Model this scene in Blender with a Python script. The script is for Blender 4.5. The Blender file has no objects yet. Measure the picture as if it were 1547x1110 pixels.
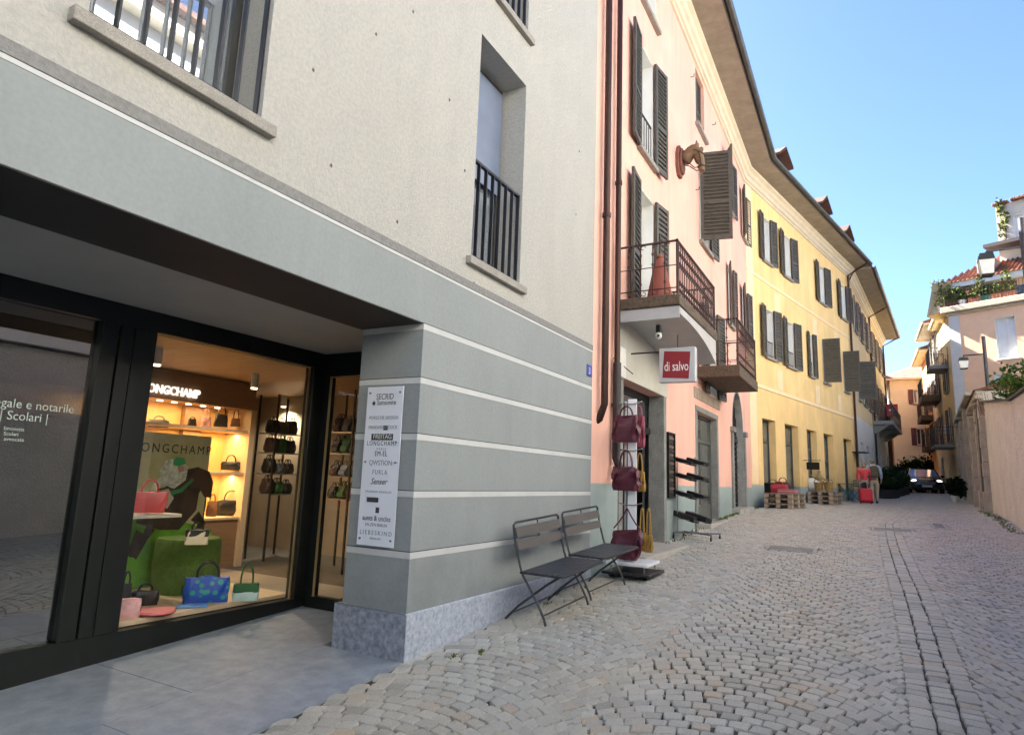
import bpy, bmesh, math, random
import numpy as np
from mathutils import Vector, Matrix
R_=math.radians; PI=math.pi
random.seed(7); rng=np.random.default_rng(5)
sc=bpy.context.scene; COL=sc.collection
# ---------------------------------------------------------------- camera maths (eye level is z = 0)
CX,CY,FP=773.5,555.0,966.73
def camrot(yaw,pit,rol):
    fw=np.array([math.sin(yaw)*math.cos(pit),math.cos(yaw)*math.cos(pit),math.sin(pit)])
    rt=np.array([math.cos(yaw),-math.sin(yaw),0.]); up=np.cross(rt,fw)
    return np.array([rt*math.cos(rol)+up*math.sin(rol),-rt*math.sin(rol)+up*math.cos(rol),-fw]).T
CR=camrot(-5.09546783e-01,1.70400790e-01,3.69665392e-02)
def ray(px,py): return CR@np.array([px-CX,-(py-CY),-FP])
def onX(px,py,X): r=ray(px,py); return r*(X/r[0])
def onY(px,py,Y): r=ray(px,py); return r*(Y/r[1])
def onZ(px,py,z): r=ray(px,py); return r*(z/r[2])
GP=[(-60,-3.5),(0,-1.614),(9,-1.10),(14,-.84),(18,-.68),(22,-.62),(25,-.56),(31,-.50),(36,-.32),(42,-.12),(50,-.05),(60,-.03),(120,0)]
def ground(x,y):
    x=np.asarray(x,float); y=np.asarray(y,float); z=np.interp(y,[p[0] for p in GP],[p[1] for p in GP]); k=np.clip((y-8)/10,0,1)*(y<60)
    xc=.27+np.clip(y-17,0,30)*.085
    return z+k*(.02*np.clip(x,-6,6)+.09*np.minimum(np.abs(x-xc)/2.5,1)**2)
def onG(px,py):
    r=ray(px,py); t=.001
    for k in range(4000):
        q=r*t
        if q[2]<ground(q[0],q[1]): break
        t+=.00002
    return q
# ---------------------------------------------------------------- materials
MATS={}
def mat(name,col,rough=.7,metal=0,var=0,vscale=3,bump=0,bscale=40,bdist=.01,spec=.5,emit=None,estr=0,col2=None,stretch=(1,1,1),trans=0,fine=0):
    if name in MATS: return MATS[name]
    m=bpy.data.materials.new(name); m.use_nodes=True; nt=m.node_tree; N=nt.nodes; L=nt.links
    b=N['Principled BSDF']; b.inputs['Roughness'].default_value=rough; b.inputs['Metallic'].default_value=metal
    b.inputs['Base Color'].default_value=(*col,1); b.inputs['Specular IOR Level'].default_value=spec
    if trans: b.inputs['Transmission Weight'].default_value=trans
    tc=N.new('ShaderNodeTexCoord'); mp=N.new('ShaderNodeMapping'); mp.inputs['Scale'].default_value=stretch
    L.new(tc.outputs['Object'],mp.inputs['Vector'])
    if var or col2:
        n=N.new('ShaderNodeTexNoise'); n.inputs['Scale'].default_value=vscale; n.inputs['Detail'].default_value=8; n.inputs['Roughness'].default_value=.65
        L.new(mp.outputs[0],n.inputs['Vector'])
        cr=N.new('ShaderNodeValToRGB'); cr.color_ramp.elements[0].position=.32; cr.color_ramp.elements[1].position=.68
        c2=col2 or tuple(min(1,c*(1+var)) for c in col); c1=col if col2 else tuple(c*(1-var) for c in col)
        cr.color_ramp.elements[0].color=(*c1,1); cr.color_ramp.elements[1].color=(*c2,1)
        L.new(n.outputs['Fac'],cr.inputs[0]); out=cr.outputs[0]
        if fine:
            n3=N.new('ShaderNodeTexNoise'); n3.inputs['Scale'].default_value=fine; n3.inputs['Detail'].default_value=3
            L.new(mp.outputs[0],n3.inputs['Vector'])
            mr=N.new('ShaderNodeMapRange'); mr.inputs[1].default_value=.3; mr.inputs[2].default_value=.7; mr.inputs[3].default_value=.72; mr.inputs[4].default_value=1.25
            L.new(n3.outputs['Fac'],mr.inputs[0])
            mx=N.new('ShaderNodeMix'); mx.data_type='RGBA'; mx.blend_type='MULTIPLY'; mx.inputs[0].default_value=1
            L.new(out,mx.inputs[6]); L.new(mr.outputs[0],mx.inputs[7]); out=mx.outputs[2]
        L.new(out,b.inputs['Base Color'])
    if bump:
        n2=N.new('ShaderNodeTexNoise'); n2.inputs['Scale'].default_value=bscale; n2.inputs['Detail'].default_value=6
        L.new(mp.outputs[0],n2.inputs['Vector'])
        bp=N.new('ShaderNodeBump'); bp.inputs['Strength'].default_value=bump; bp.inputs['Distance'].default_value=bdist
        L.new(n2.outputs['Fac'],bp.inputs['Height']); L.new(bp.outputs[0],b.inputs['Normal'])
    if emit:
        b.inputs['Emission Color'].default_value=(*emit,1); b.inputs['Emission Strength'].default_value=estr
    MATS[name]=m; return m
def zmat(name,zsplit,lo,hi,rough=.85,var=.08,bump=.25,bscale=60,bands=None,edge=.02,vscale=1.2,streak=.84,bdist=.01,mott=0,patch=.0,splash=.82):
    """painted render wall: lower dado colour below height zsplit, upper colour above, soft stains"""
    m=bpy.data.materials.new(name); m.use_nodes=True; nt=m.node_tree; N=nt.nodes; L=nt.links; b=N['Principled BSDF']; b.inputs['Roughness'].default_value=rough
    g=N.new('ShaderNodeNewGeometry'); sp=N.new('ShaderNodeSeparateXYZ'); L.new(g.outputs['Position'],sp.inputs[0])
    nz=N.new('ShaderNodeTexNoise'); nz.inputs['Scale'].default_value=1.5; L.new(g.outputs['Position'],nz.inputs['Vector'])
    ad=N.new('ShaderNodeMath'); ad.operation='MULTIPLY_ADD'; ad.inputs[1].default_value=edge; L.new(nz.outputs['Fac'],ad.inputs[0]); L.new(sp.outputs['Z'],ad.inputs[2])
    mr=N.new('ShaderNodeMapRange'); mr.inputs[1].default_value=zsplit; mr.inputs[2].default_value=zsplit+.02; L.new(ad.outputs[0],mr.inputs[0])
    mx=N.new('ShaderNodeMix'); mx.data_type='RGBA'; mx.inputs[6].default_value=(*lo,1); mx.inputs[7].default_value=(*hi,1); L.new(mr.outputs[0],mx.inputs[0])
    mp=N.new('ShaderNodeMapping'); mp.inputs['Scale'].default_value=(1,1,.45); L.new(g.outputs['Position'],mp.inputs['Vector'])
    n=N.new('ShaderNodeTexNoise'); n.inputs['Scale'].default_value=vscale; n.inputs['Detail'].default_value=9; n.inputs['Roughness'].default_value=.7; L.new(mp.outputs[0],n.inputs['Vector'])
    m2=N.new('ShaderNodeMapRange'); m2.inputs[1].default_value=.3; m2.inputs[2].default_value=.7; m2.inputs[3].default_value=1-var; m2.inputs[4].default_value=1+var; L.new(n.outputs['Fac'],m2.inputs[0])
    mu=N.new('ShaderNodeMix'); mu.data_type='RGBA'; mu.blend_type='MULTIPLY'; mu.inputs[0].default_value=1; L.new(mx.outputs[2],mu.inputs[6]); L.new(m2.outputs[0],mu.inputs[7])
    out=mu.outputs[2]
    # a few darker weathering streaks running down
    mp3=N.new('ShaderNodeMapping'); mp3.inputs['Scale'].default_value=(5,5,.35); L.new(g.outputs['Position'],mp3.inputs['Vector'])
    n4=N.new('ShaderNodeTexNoise'); n4.inputs['Scale'].default_value=1.; n4.inputs['Detail'].default_value=5; L.new(mp3.outputs[0],n4.inputs['Vector'])
    m4=N.new('ShaderNodeMapRange'); m4.inputs[1].default_value=.56; m4.inputs[2].default_value=.8; m4.inputs[3].default_value=1; m4.inputs[4].default_value=streak; L.new(n4.outputs['Fac'],m4.inputs[0])
    mu2=N.new('ShaderNodeMix'); mu2.data_type='RGBA'; mu2.blend_type='MULTIPLY'; mu2.inputs[0].default_value=1; L.new(out,mu2.inputs[6]); L.new(m4.outputs[0],mu2.inputs[7])
    fo=mu2.outputs[2]
    if splash:
        ma=N.new('ShaderNodeMath'); ma.operation='MULTIPLY_ADD'; ma.inputs[1].default_value=-.053; ma.inputs[2].default_value=1.6; L.new(sp.outputs['Y'],ma.inputs[0])
        mc=N.new('ShaderNodeMath'); mc.operation='ADD'; L.new(ma.outputs[0],mc.inputs[0]); L.new(sp.outputs['Z'],mc.inputs[1])
        n8=N.new('ShaderNodeTexNoise'); n8.inputs['Scale'].default_value=2.2; n8.inputs['Detail'].default_value=8; n8.inputs['Roughness'].default_value=.75; L.new(g.outputs['Position'],n8.inputs['Vector'])
        md=N.new('ShaderNodeMath'); md.operation='MULTIPLY_ADD'; md.inputs[1].default_value=-1.6; L.new(n8.outputs['Fac'],md.inputs[0]); L.new(mc.outputs[0],md.inputs[2])
        m8=N.new('ShaderNodeMapRange'); m8.inputs[1].default_value=-.55; m8.inputs[2].default_value=.0; m8.inputs[3].default_value=splash; m8.inputs[4].default_value=1; L.new(md.outputs[0],m8.inputs[0])
        mu8=N.new('ShaderNodeMix'); mu8.data_type='RGBA'; mu8.blend_type='MULTIPLY'; mu8.inputs[0].default_value=1; L.new(fo,mu8.inputs[6]); L.new(m8.outputs[0],mu8.inputs[7]); fo=mu8.outputs[2]
    n7=N.new('ShaderNodeTexNoise'); n7.inputs['Scale'].default_value=.45; n7.inputs['Detail'].default_value=3; n7.inputs['Distortion'].default_value=1.2; L.new(g.outputs['Position'],n7.inputs['Vector'])
    m7=N.new('ShaderNodeMapRange'); m7.inputs[1].default_value=.53; m7.inputs[2].default_value=.56; m7.inputs[3].default_value=1; m7.inputs[4].default_value=1+patch; L.new(n7.outputs['Fac'],m7.inputs[0])
    mu7=N.new('ShaderNodeMix'); mu7.data_type='RGBA'; mu7.blend_type='MULTIPLY'; mu7.inputs[0].default_value=1; L.new(fo,mu7.inputs[6]); L.new(m7.outputs[0],mu7.inputs[7]); fo=mu7.outputs[2]
    if mott:
        n5=N.new('ShaderNodeTexNoise'); n5.inputs['Scale'].default_value=38; n5.inputs['Detail'].default_value=4; L.new(g.outputs['Position'],n5.inputs['Vector'])
        m5=N.new('ShaderNodeMapRange'); m5.inputs[1].default_value=.35; m5.inputs[2].default_value=.65; m5.inputs[3].default_value=1-mott; m5.inputs[4].default_value=1+mott*.5; L.new(n5.outputs['Fac'],m5.inputs[0])
        mu5=N.new('ShaderNodeMix'); mu5.data_type='RGBA'; mu5.blend_type='MULTIPLY'; mu5.inputs[0].default_value=1; L.new(fo,mu5.inputs[6]); L.new(m5.outputs[0],mu5.inputs[7]); fo=mu5.outputs[2]
    L.new(fo,b.inputs['Base Color'])
    nb=N.new('ShaderNodeTexNoise'); nb.inputs['Scale'].default_value=bscale; nb.inputs['Detail'].default_value=5; L.new(g.outputs['Position'],nb.inputs['Vector'])
    bp=N.new('ShaderNodeBump'); bp.inputs['Strength'].default_value=bump; bp.inputs['Distance'].default_value=bdist; L.new(nb.outputs['Fac'],bp.inputs['Height']); L.new(bp.outputs[0],b.inputs['Normal'])
    return m
def glassmat(name,refl=.12,tint=(1,1,1),rough=0.0,fres=True):
    m=bpy.data.materials.new(name); m.use_nodes=True; nt=m.node_tree; N=nt.nodes; L=nt.links
    for n in list(N): N.remove(n)
    o=N.new('ShaderNodeOutputMaterial'); t=N.new('ShaderNodeBsdfTransparent'); t.inputs[0].default_value=(*tint,1)
    gl=N.new('ShaderNodeBsdfGlossy'); gl.inputs['Roughness'].default_value=rough; gl.inputs[0].default_value=(.95,.97,1,1)
    mx=N.new('ShaderNodeMixShader'); L.new(t.outputs[0],mx.inputs[1]); L.new(gl.outputs[0],mx.inputs[2]); L.new(mx.outputs[0],o.inputs[0])
    if fres:
        ge=N.new('ShaderNodeNewGeometry'); dt=N.new('ShaderNodeVectorMath'); dt.operation='DOT_PRODUCT'; L.new(ge.outputs['Normal'],dt.inputs[0]); L.new(ge.outputs['Incoming'],dt.inputs[1])
        def M_(op,a,b=None):
            n=N.new('ShaderNodeMath'); n.operation=op; n.use_clamp=(op=='ADD')
            for i,v in enumerate((a,b)):
                if v is None: continue
                if isinstance(v,(int,float)): n.inputs[i].default_value=v
                else: L.new(v,n.inputs[i])
            return n.outputs[0]
        L.new(M_('ADD',M_('MULTIPLY',M_('POWER',M_('SUBTRACT',1,M_('ABSOLUTE',dt.outputs['Value'])),5),.9),.05+refl),mx.inputs[0])
    else: mx.inputs[0].default_value=refl
    MATS[name]=m; return m
# ---------------------------------------------------------------- mesh builder
class F:
    """local frame: a along U (horizontal), b along N (outward), c up; optional"""
    def __init__(s,P,U=(1,0,0),N=None,Z=(0,0,1)):
        s.P=Vector(P); s.U=Vector(U).normalized(); s.Z=Vector(Z).normalized(); s.N=Vector(N).normalized() if N else s.U.cross(s.Z)
    def __call__(s,a,b,c): return s.P+s.U*a+s.N*b+s.Z*c
class MB:
    def __init__(s,fr=None): s.v=[]; s.f=[]; s.fr=fr or (lambda a,b,c:Vector((a,b,c))); s.mi=[]; s.m=0
    def add(s,vs,fs,raw=False):
        o=len(s.v); s.v+= [tuple(p) if raw else tuple(s.fr(*p)) for p in vs]; s.f+=[tuple(i+o for i in f) for f in fs]; s.mi+=[s.m]*len(fs); return s
    def box(s,a0,a1,b0,b1,c0,c1):
        return s.add([(a0,b0,c0),(a1,b0,c0),(a1,b1,c0),(a0,b1,c0),(a0,b0,c1),(a1,b0,c1),(a1,b1,c1),(a0,b1,c1)],[(0,3,2,1),(4,5,6,7),(0,1,5,4),(1,2,6,5),(2,3,7,6),(3,0,4,7)])
    def quad(s,*p): return s.add(p,[tuple(range(len(p)))])
    def prism(s,poly,axis,t0,t1):
        """poly list of 2D points extruded along axis 'a','b' or 'c'"""
        def mk(p,t): return {'a':(t,p[0],p[1]),'b':(p[0],t,p[1]),'c':(p[0],p[1],t)}[axis]
        n=len(poly); vs=[mk(p,t0) for p in poly]+[mk(p,t1) for p in poly]
        return s.add(vs,[tuple(range(n))[::-1],tuple(range(n,2*n))]+[(i,(i+1)%n,(i+1)%n+n,i+n) for i in range(n)])
    def tube(s,pts,r,n=8,closed=False,cap=True):
        P=[Vector(s.fr(*p)) for p in pts]; rr=r if isinstance(r,(list,tuple)) else [r]*len(P)
        vs=[]; prev=None
        for i,p in enumerate(P):
            if closed: d=P[(i+1)%len(P)]-P[i-1]
            else: d=P[min(i+1,len(P)-1)]-P[max(i-1,0)]
            if d.length<1e-9: d=Vector((0,0,1))
            d.normalize()
            if prev is None: u=d.orthogonal().normalized()
            else:
                u=prev-d*prev.dot(d)
                u=u.normalized() if u.length>1e-6 else d.orthogonal().normalized()
            prev=u; w=d.cross(u)
            for k in range(n):
                a=2*PI*k/n; vs.append(tuple(p+(u*math.cos(a)+w*math.sin(a))*rr[i]))
        fs=[]; m=len(P)
        for i in range(m if closed else m-1):
            for k in range(n):
                j=(i+1)%m; fs.append((i*n+k,i*n+(k+1)%n,j*n+(k+1)%n,j*n+k))
        if cap and not closed: fs+= [tuple(range(n))[::-1],tuple(range((m-1)*n,m*n))]
        return s.add(vs,fs,raw=True)
    def lathe(s,prof,cx=0,cy=0,n=20,cap=True):
        vs=[];fs=[]
        for r,z in prof:
            for k in range(n): a=2*PI*k/n; vs.append((cx+r*math.cos(a),cy+r*math.sin(a),z))
        for i in range(len(prof)-1):
            for k in range(n): fs.append((i*n+k,i*n+(k+1)%n,(i+1)*n+(k+1)%n,(i+1)*n+k))
        if cap: fs+=[tuple(range(n))[::-1],tuple(range((len(prof)-1)*n,len(prof)*n))]
        return s.add(vs,fs)
    def ball(s,c,r,n=12,m=8,jit=0):
        r=r if isinstance(r,(tuple,list)) else (r,r,r); vs=[];fs=[]
        for i in range(m+1):
            t=PI*i/m
            for k in range(n):
                a=2*PI*k/n; j=1+jit*(random.random()-.5); vs.append((c[0]+r[0]*math.sin(t)*math.cos(a)*j,c[1]+r[1]*math.sin(t)*math.sin(a)*j,c[2]+r[2]*math.cos(t)*j))
        for i in range(m):
            for k in range(n): fs.append((i*n+k,(i+1)*n+k,(i+1)*n+(k+1)%n,i*n+(k+1)%n))
        return s.add(vs,fs)
    def sweep(s,path,sec,closed=False):
        """sec: list of (out,z) section; path: list of (P2d, N2d) -> joins sections"""
        n=len(sec); vs=[]
        for (p,nn) in path:
            for (o,z) in sec: vs.append((p[0]+nn[0]*o,p[1]+nn[1]*o,z))
        fs=[]
        for i in range(len(path)-1):
            for k in range(n-1 if not closed else n): fs.append((i*n+k,i*n+(k+1)%n,(i+1)*n+(k+1)%n,(i+1)*n+k))
        if closed: fs+=[tuple(range(n)),tuple(range((len(path)-1)*n,len(path)*n))]
        return s.add(vs,fs,raw=True)
    def build(s,name,m,parent=None,bevel=0,smooth=False,seg=1,merge=True):
        me=bpy.data.meshes.new(name); me.from_pydata([tuple(map(float,v)) for v in s.v],[],s.f)
        mm=m if isinstance(m,(list,tuple)) else [m]
        for x in mm: me.materials.append(x)
        if len(mm)>1: me.polygons.foreach_set('material_index',s.mi)
        bm=bmesh.new(); bm.from_mesh(me)
        if merge: bmesh.ops.remove_doubles(bm,verts=bm.verts,dist=1e-5)
        bmesh.ops.recalc_face_normals(bm,faces=bm.faces)
        if bevel: bmesh.ops.bevel(bm,geom=[e for e in bm.edges if len(e.link_faces)==2 and e.calc_face_angle(0)>.5],offset=bevel,segments=seg,affect='EDGES',profile=.5,clamp_overlap=True)
        bm.to_mesh(me); bm.free()
        if smooth:
            me.polygons.foreach_set('use_smooth',[True]*len(me.polygons)); me.set_sharp_from_angle(angle=R_(40))
        return link(name,me,parent)
def link(name,me,parent=None):
    o=bpy.data.objects.new(name,me); COL.objects.link(o)
    if parent is not None:
        o.parent=parent
        if parent.type=='EMPTY': o.matrix_parent_inverse=Matrix.Translation(-parent.location)
    return o
def thing(name,label,cat,loc=(0,0,0),group=None):
    o=bpy.data.objects.new(name,None); COL.objects.link(o); o.location=Vector([float(c) for c in loc]); o.empty_display_size=.3
    return tag(o,label,cat,group)
def tag(o,label=None,cat=None,group=None,kind=None):
    if label: o['label']=label
    if cat: o['category']=cat
    if group: o['group']=group
    if kind: o['kind']=kind
    return o
def dup(root,loc,rotz,label=None,group=None):
    r=root.copy(); COL.objects.link(r); r.location=Vector([float(c) for c in loc]); r.rotation_euler=(0,0,rotz)
    if label: r['label']=label
    if group: r['group']=group
    for ch in list(root.children):
        c=ch.copy(); COL.objects.link(c); mi=ch.matrix_parent_inverse.copy(); c.parent=r; c.matrix_parent_inverse=mi
        for g in list(ch.children):
            d=g.copy(); COL.objects.link(d); mi=g.matrix_parent_inverse.copy(); d.parent=c; d.matrix_parent_inverse=mi
    return r
def text(s,P,U,Z,size,m,name,parent=None,width=None,ext=.002,align='LEFT',shear=0,off=0,spacing=1):
    """flat lettering: P origin (left or centre of baseline), U reading direction, Z up"""
    cu=bpy.data.curves.new('t','FONT'); cu.body=s; cu.size=size; cu.extrude=ext/2; cu.align_x=align; cu.shear=shear; cu.offset=off; cu.space_character=spacing; cu.resolution_u=3
    ob=bpy.data.objects.new('t',cu); COL.objects.link(ob); dg=bpy.context.evaluated_depsgraph_get(); dg.update()
    me=bpy.data.meshes.new_from_object(ob.evaluated_get(dg)); bpy.data.objects.remove(ob)
    U=Vector(U).normalized(); Z=Vector(Z).normalized(); Nn=U.cross(Z)
    n=len(me.vertices); co=np.empty(n*3); me.vertices.foreach_get('co',co); co=co.reshape(-1,3)
    sx=1
    if width and n:
        w=co[:,0].max()-co[:,0].min(); sx=width/w
    o=np.array(P)[None]+np.outer(co[:,0]*sx,U)+np.outer(co[:,1],Z)+np.outer(co[:,2],Nn)
    me.vertices.foreach_set('co',o.ravel()); me.materials.clear(); me.materials.append(m); me.update()
    return link(name,me,parent)
def skin_mesh(verts,edges,rad,sub=2,name='s',root=0):
    me=bpy.data.meshes.new(name); me.from_pydata(verts,edges,[]); o=bpy.data.objects.new(name,me); COL.objects.link(o)
    md=o.modifiers.new('k','SKIN'); sv=me.skin_vertices[0].data
    for i,r in enumerate(rad):
        r=r if isinstance(r,(tuple,list)) else (r,r); sv[i].radius=r; sv[i].use_root=(i==root)
    md.use_smooth_shade=True
    if sub: ms=o.modifiers.new('u','SUBSURF'); ms.levels=sub; ms.render_levels=sub
    dg=bpy.context.evaluated_depsgraph_get(); dg.update(); m2=bpy.data.meshes.new_from_object(o.evaluated_get(dg)); bpy.data.objects.remove(o); return m2
def chain_mesh(chains,sub=2,name='s'):
    """chains: list of lists of (x,y,z,r); first chain's first point is the root; a chain may start with an int index"""
    V=[];E=[];Rd=[]
    for ch in chains:
        prev=None
        for p in ch:
            if isinstance(p,int): prev=p; continue
            V.append(p[:3]); Rd.append(p[3]); i=len(V)-1
            if prev is not None: E.append((prev,i))
            prev=i
    return skin_mesh(V,E,Rd,sub,name)
def foliage(name,m,parent,blobs,n,leaf=.05,seed=0,stretch=1.6,shell=.55):
    """leaf quads scattered in a set of ellipsoids (cx,cy,cz,rx,ry,rz)"""
    g=np.random.default_rng(seed); w=np.array([b[3]*b[4]*b[5] for b in blobs])**.8; w/=w.sum()
    bi=g.choice(len(blobs),n,p=w); B=np.array(blobs,float)[bi]
    d=g.normal(size=(n,3)); d/=np.linalg.norm(d,axis=1)[:,None]; rr=(shell+(1-shell)*g.random(n))[:,None]*(1+.15*g.normal(size=(n,1)))
    C=B[:,:3]+d*rr*B[:,3:]
    u=g.normal(size=(n,3)); u/=np.linalg.norm(u,axis=1)[:,None]; v=np.cross(u,g.normal(size=(n,3))); v/=np.linalg.norm(v,axis=1)[:,None]
    L=leaf*(.6+.8*g.random((n,1))); u=u*L*stretch*.5; v=v*L*.5
    V=np.stack([C-u,C+v*.9,C+u,C-v*.9],1).reshape(-1,3)
    me=bpy.data.meshes.new(name); me.from_pydata(V.tolist(),[],[(4*i,4*i+1,4*i+2,4*i+3) for i in range(n)]); me.materials.append(m)
    return link(name,me,parent)
def leafmat(name,c1,c2):
    m=bpy.data.materials.new(name); m.use_nodes=True; nt=m.node_tree; N=nt.nodes; L=nt.links; b=N['Principled BSDF']; b.inputs['Roughness'].default_value=.8; b.inputs['Specular IOR Level'].default_value=.12
    g=N.new('ShaderNodeNewGeometry'); cr=N.new('ShaderNodeValToRGB'); cr.color_ramp.elements[0].color=(*c1,1); cr.color_ramp.elements[1].color=(*c2,1)
    L.new(g.outputs['Random Per Island'],cr.inputs[0]); L.new(cr.outputs[0],b.inputs['Base Color']); MATS[name]=m; return m
# common materials
WHITE=mat('white_paint',(.72,.71,.67),.5,var=.05,bump=.05)
TRIM=mat('grey_stone_trim',(.30,.28,.25),.8,var=.15,vscale=6,bump=.3,bscale=50,fine=150)
SHUT=mat('grey_shutter_paint',(.075,.066,.048),.55,var=.25,vscale=9,bump=.1)
SHUTB=mat('brown_shutter_paint',(.10,.075,.06),.55,var=.2,vscale=9)
IRON=mat('wrought_iron',(.035,.028,.028),.5,metal=.3)
RIRON=mat('rusty_wrought_iron',(.07,.035,.03),.6,metal=.2,var=.3,vscale=20)
COPPER=mat('brown_metal_pipe',(.05,.026,.02),.42,metal=.6,var=.25,vscale=4,stretch=(1,1,.3))
ZINC=mat('dark_zinc',(.09,.10,.10),.4,metal=.5,var=.2)
BLACK=mat('black_steel',(.009,.011,.010),.38,spec=.4,bump=.02)
PANE=mat('window_glass',(.05,.06,.07),.04,spec=1)
CURT=mat('pale_window_pane',(.80,.80,.79),.12,spec=.8,var=.10,vscale=1.5)
WOODD=mat('dark_weathered_wood',(.10,.07,.045),.8,var=.45,vscale=4,stretch=(6,1,6),bump=.4,bscale=30)
# ---------------------------------------------------------------- wall helpers
def WF(P,Q):
    d=Vector((Q[0]-P[0],Q[1]-P[1],0)); u=d.normalized(); f=F((P[0],P[1],0),u,(u.y,-u.x,0)); f.L=d.length; return f
def aw(fr,px,py,b=0):
    r=Vector(ray(px,py)); P=fr.P+fr.N*b; t=P.dot(fr.N)/r.dot(fr.N); q=r*t
    return (q-fr.P).dot(fr.U), q.z
def A(fr,px,py,b=0): return aw(fr,px,py,b)[0]
LW=WF((-3.1,0),(-3.1,20.5)); YW=WF((-3.1,20.5),(-.4,32.6)); BW=WF((-.4,32.6),(1.16,49.1))
def wallface(mb,a0,a1,z0,z1,ops,depth=.25,b=0):
    As=sorted({a0,a1,*[o[0] for o in ops],*[o[1] for o in ops]}); Zs=sorted({z0,z1,*[o[2] for o in ops],*[o[3] for o in ops]})
    As=[x for x in As if a0<=x<=a1]; Zs=[x for x in Zs if z0<=x<=z1]
    for i in range(len(As)-1):
        for j in range(len(Zs)-1):
            ca=(As[i]+As[i+1])/2; cz=(Zs[j]+Zs[j+1])/2
            if any(o[0]<ca<o[1] and o[2]<cz<o[3] for o in ops): continue
            mb.quad((As[i],b,Zs[j]),(As[i+1],b,Zs[j]),(As[i+1],b,Zs[j+1]),(As[i],b,Zs[j+1]))
    for o in ops:
        d=o[4] if len(o)>4 else depth; x0,x1,y0,y1=o[:4]
        mb.quad((x0,b,y0),(x0,b-d,y0),(x0,b-d,y1),(x0,b,y1)); mb.quad((x1,b,y0),(x1,b,y1),(x1,b-d,y1),(x1,b-d,y0))
        mb.quad((x0,b,y1),(x0,b-d,y1),(x1,b-d,y1),(x1,b,y1)); mb.quad((x0,b,y0),(x1,b,y0),(x1,b-d,y0),(x0,b-d,y0))
def shell(mb,a0,a1,z0,z1,back,b=0):
    """sides, back and top behind a facade"""
    mb.quad((a0,b,z0),(a0,b,z1),(a0,-back,z1),(a0,-back,z0)); mb.quad((a1,b,z0),(a1,-back,z0),(a1,-back,z1),(a1,b,z1))
    mb.quad((a0,-back,z0),(a0,-back,z1),(a1,-back,z1),(a1,-back,z0)); mb.quad((a0,b,z1),(a1,b,z1),(a1,-back,z1),(a0,-back,z1))
def shutter(fr,a,z0,z1,w,sgn,ang,m,parent,slats=14,b=.02,lab=None):
    U=fr.U*sgn*math.cos(ang)+fr.N*math.sin(ang); g=F(fr(a,b,z0),U); h=z1-z0
    if g.N.dot(fr.N)<0 and ang<1: g=F(fr(a,b,z0),U,-g.N)
    mb=MB(g); t=.045; s=min(.07,w*.16)
    mb.box(0,s,0,t,0,h); mb.box(w-s,w,0,t,0,h); mid=h*.42
    for c in (0,mid-s/2,h-s): mb.box(s,w-s,0.002,t-.002,c,c+s)
    for (c0,c1) in ((s,mid-s/2),(mid+s/2,h-s)):
        k=max(3,int(slats*(c1-c0)/h)); st=(c1-c0)/k
        for i in range(k):
            z=c0+i*st; mb.add([(s,.006,z+st*.75),(w-s,.006,z+st*.75),(w-s,.012,z+st*.95),(s,.012,z+st*.95),(s,t-.008,z+st*.02),(w-s,t-.008,z+st*.02),(w-s,t-.003,z+st*.25),(s,t-.003,z+st*.25)],[(0,1,2,3),(4,7,6,5),(0,4,5,1),(3,2,6,7),(0,3,7,4),(1,5,6,2)])
        mb.box(s,w-s,.002,.006,c0,c1)
    o=mb.build('shutter',m,parent)
    if lab: o['label']=lab
    return o
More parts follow.
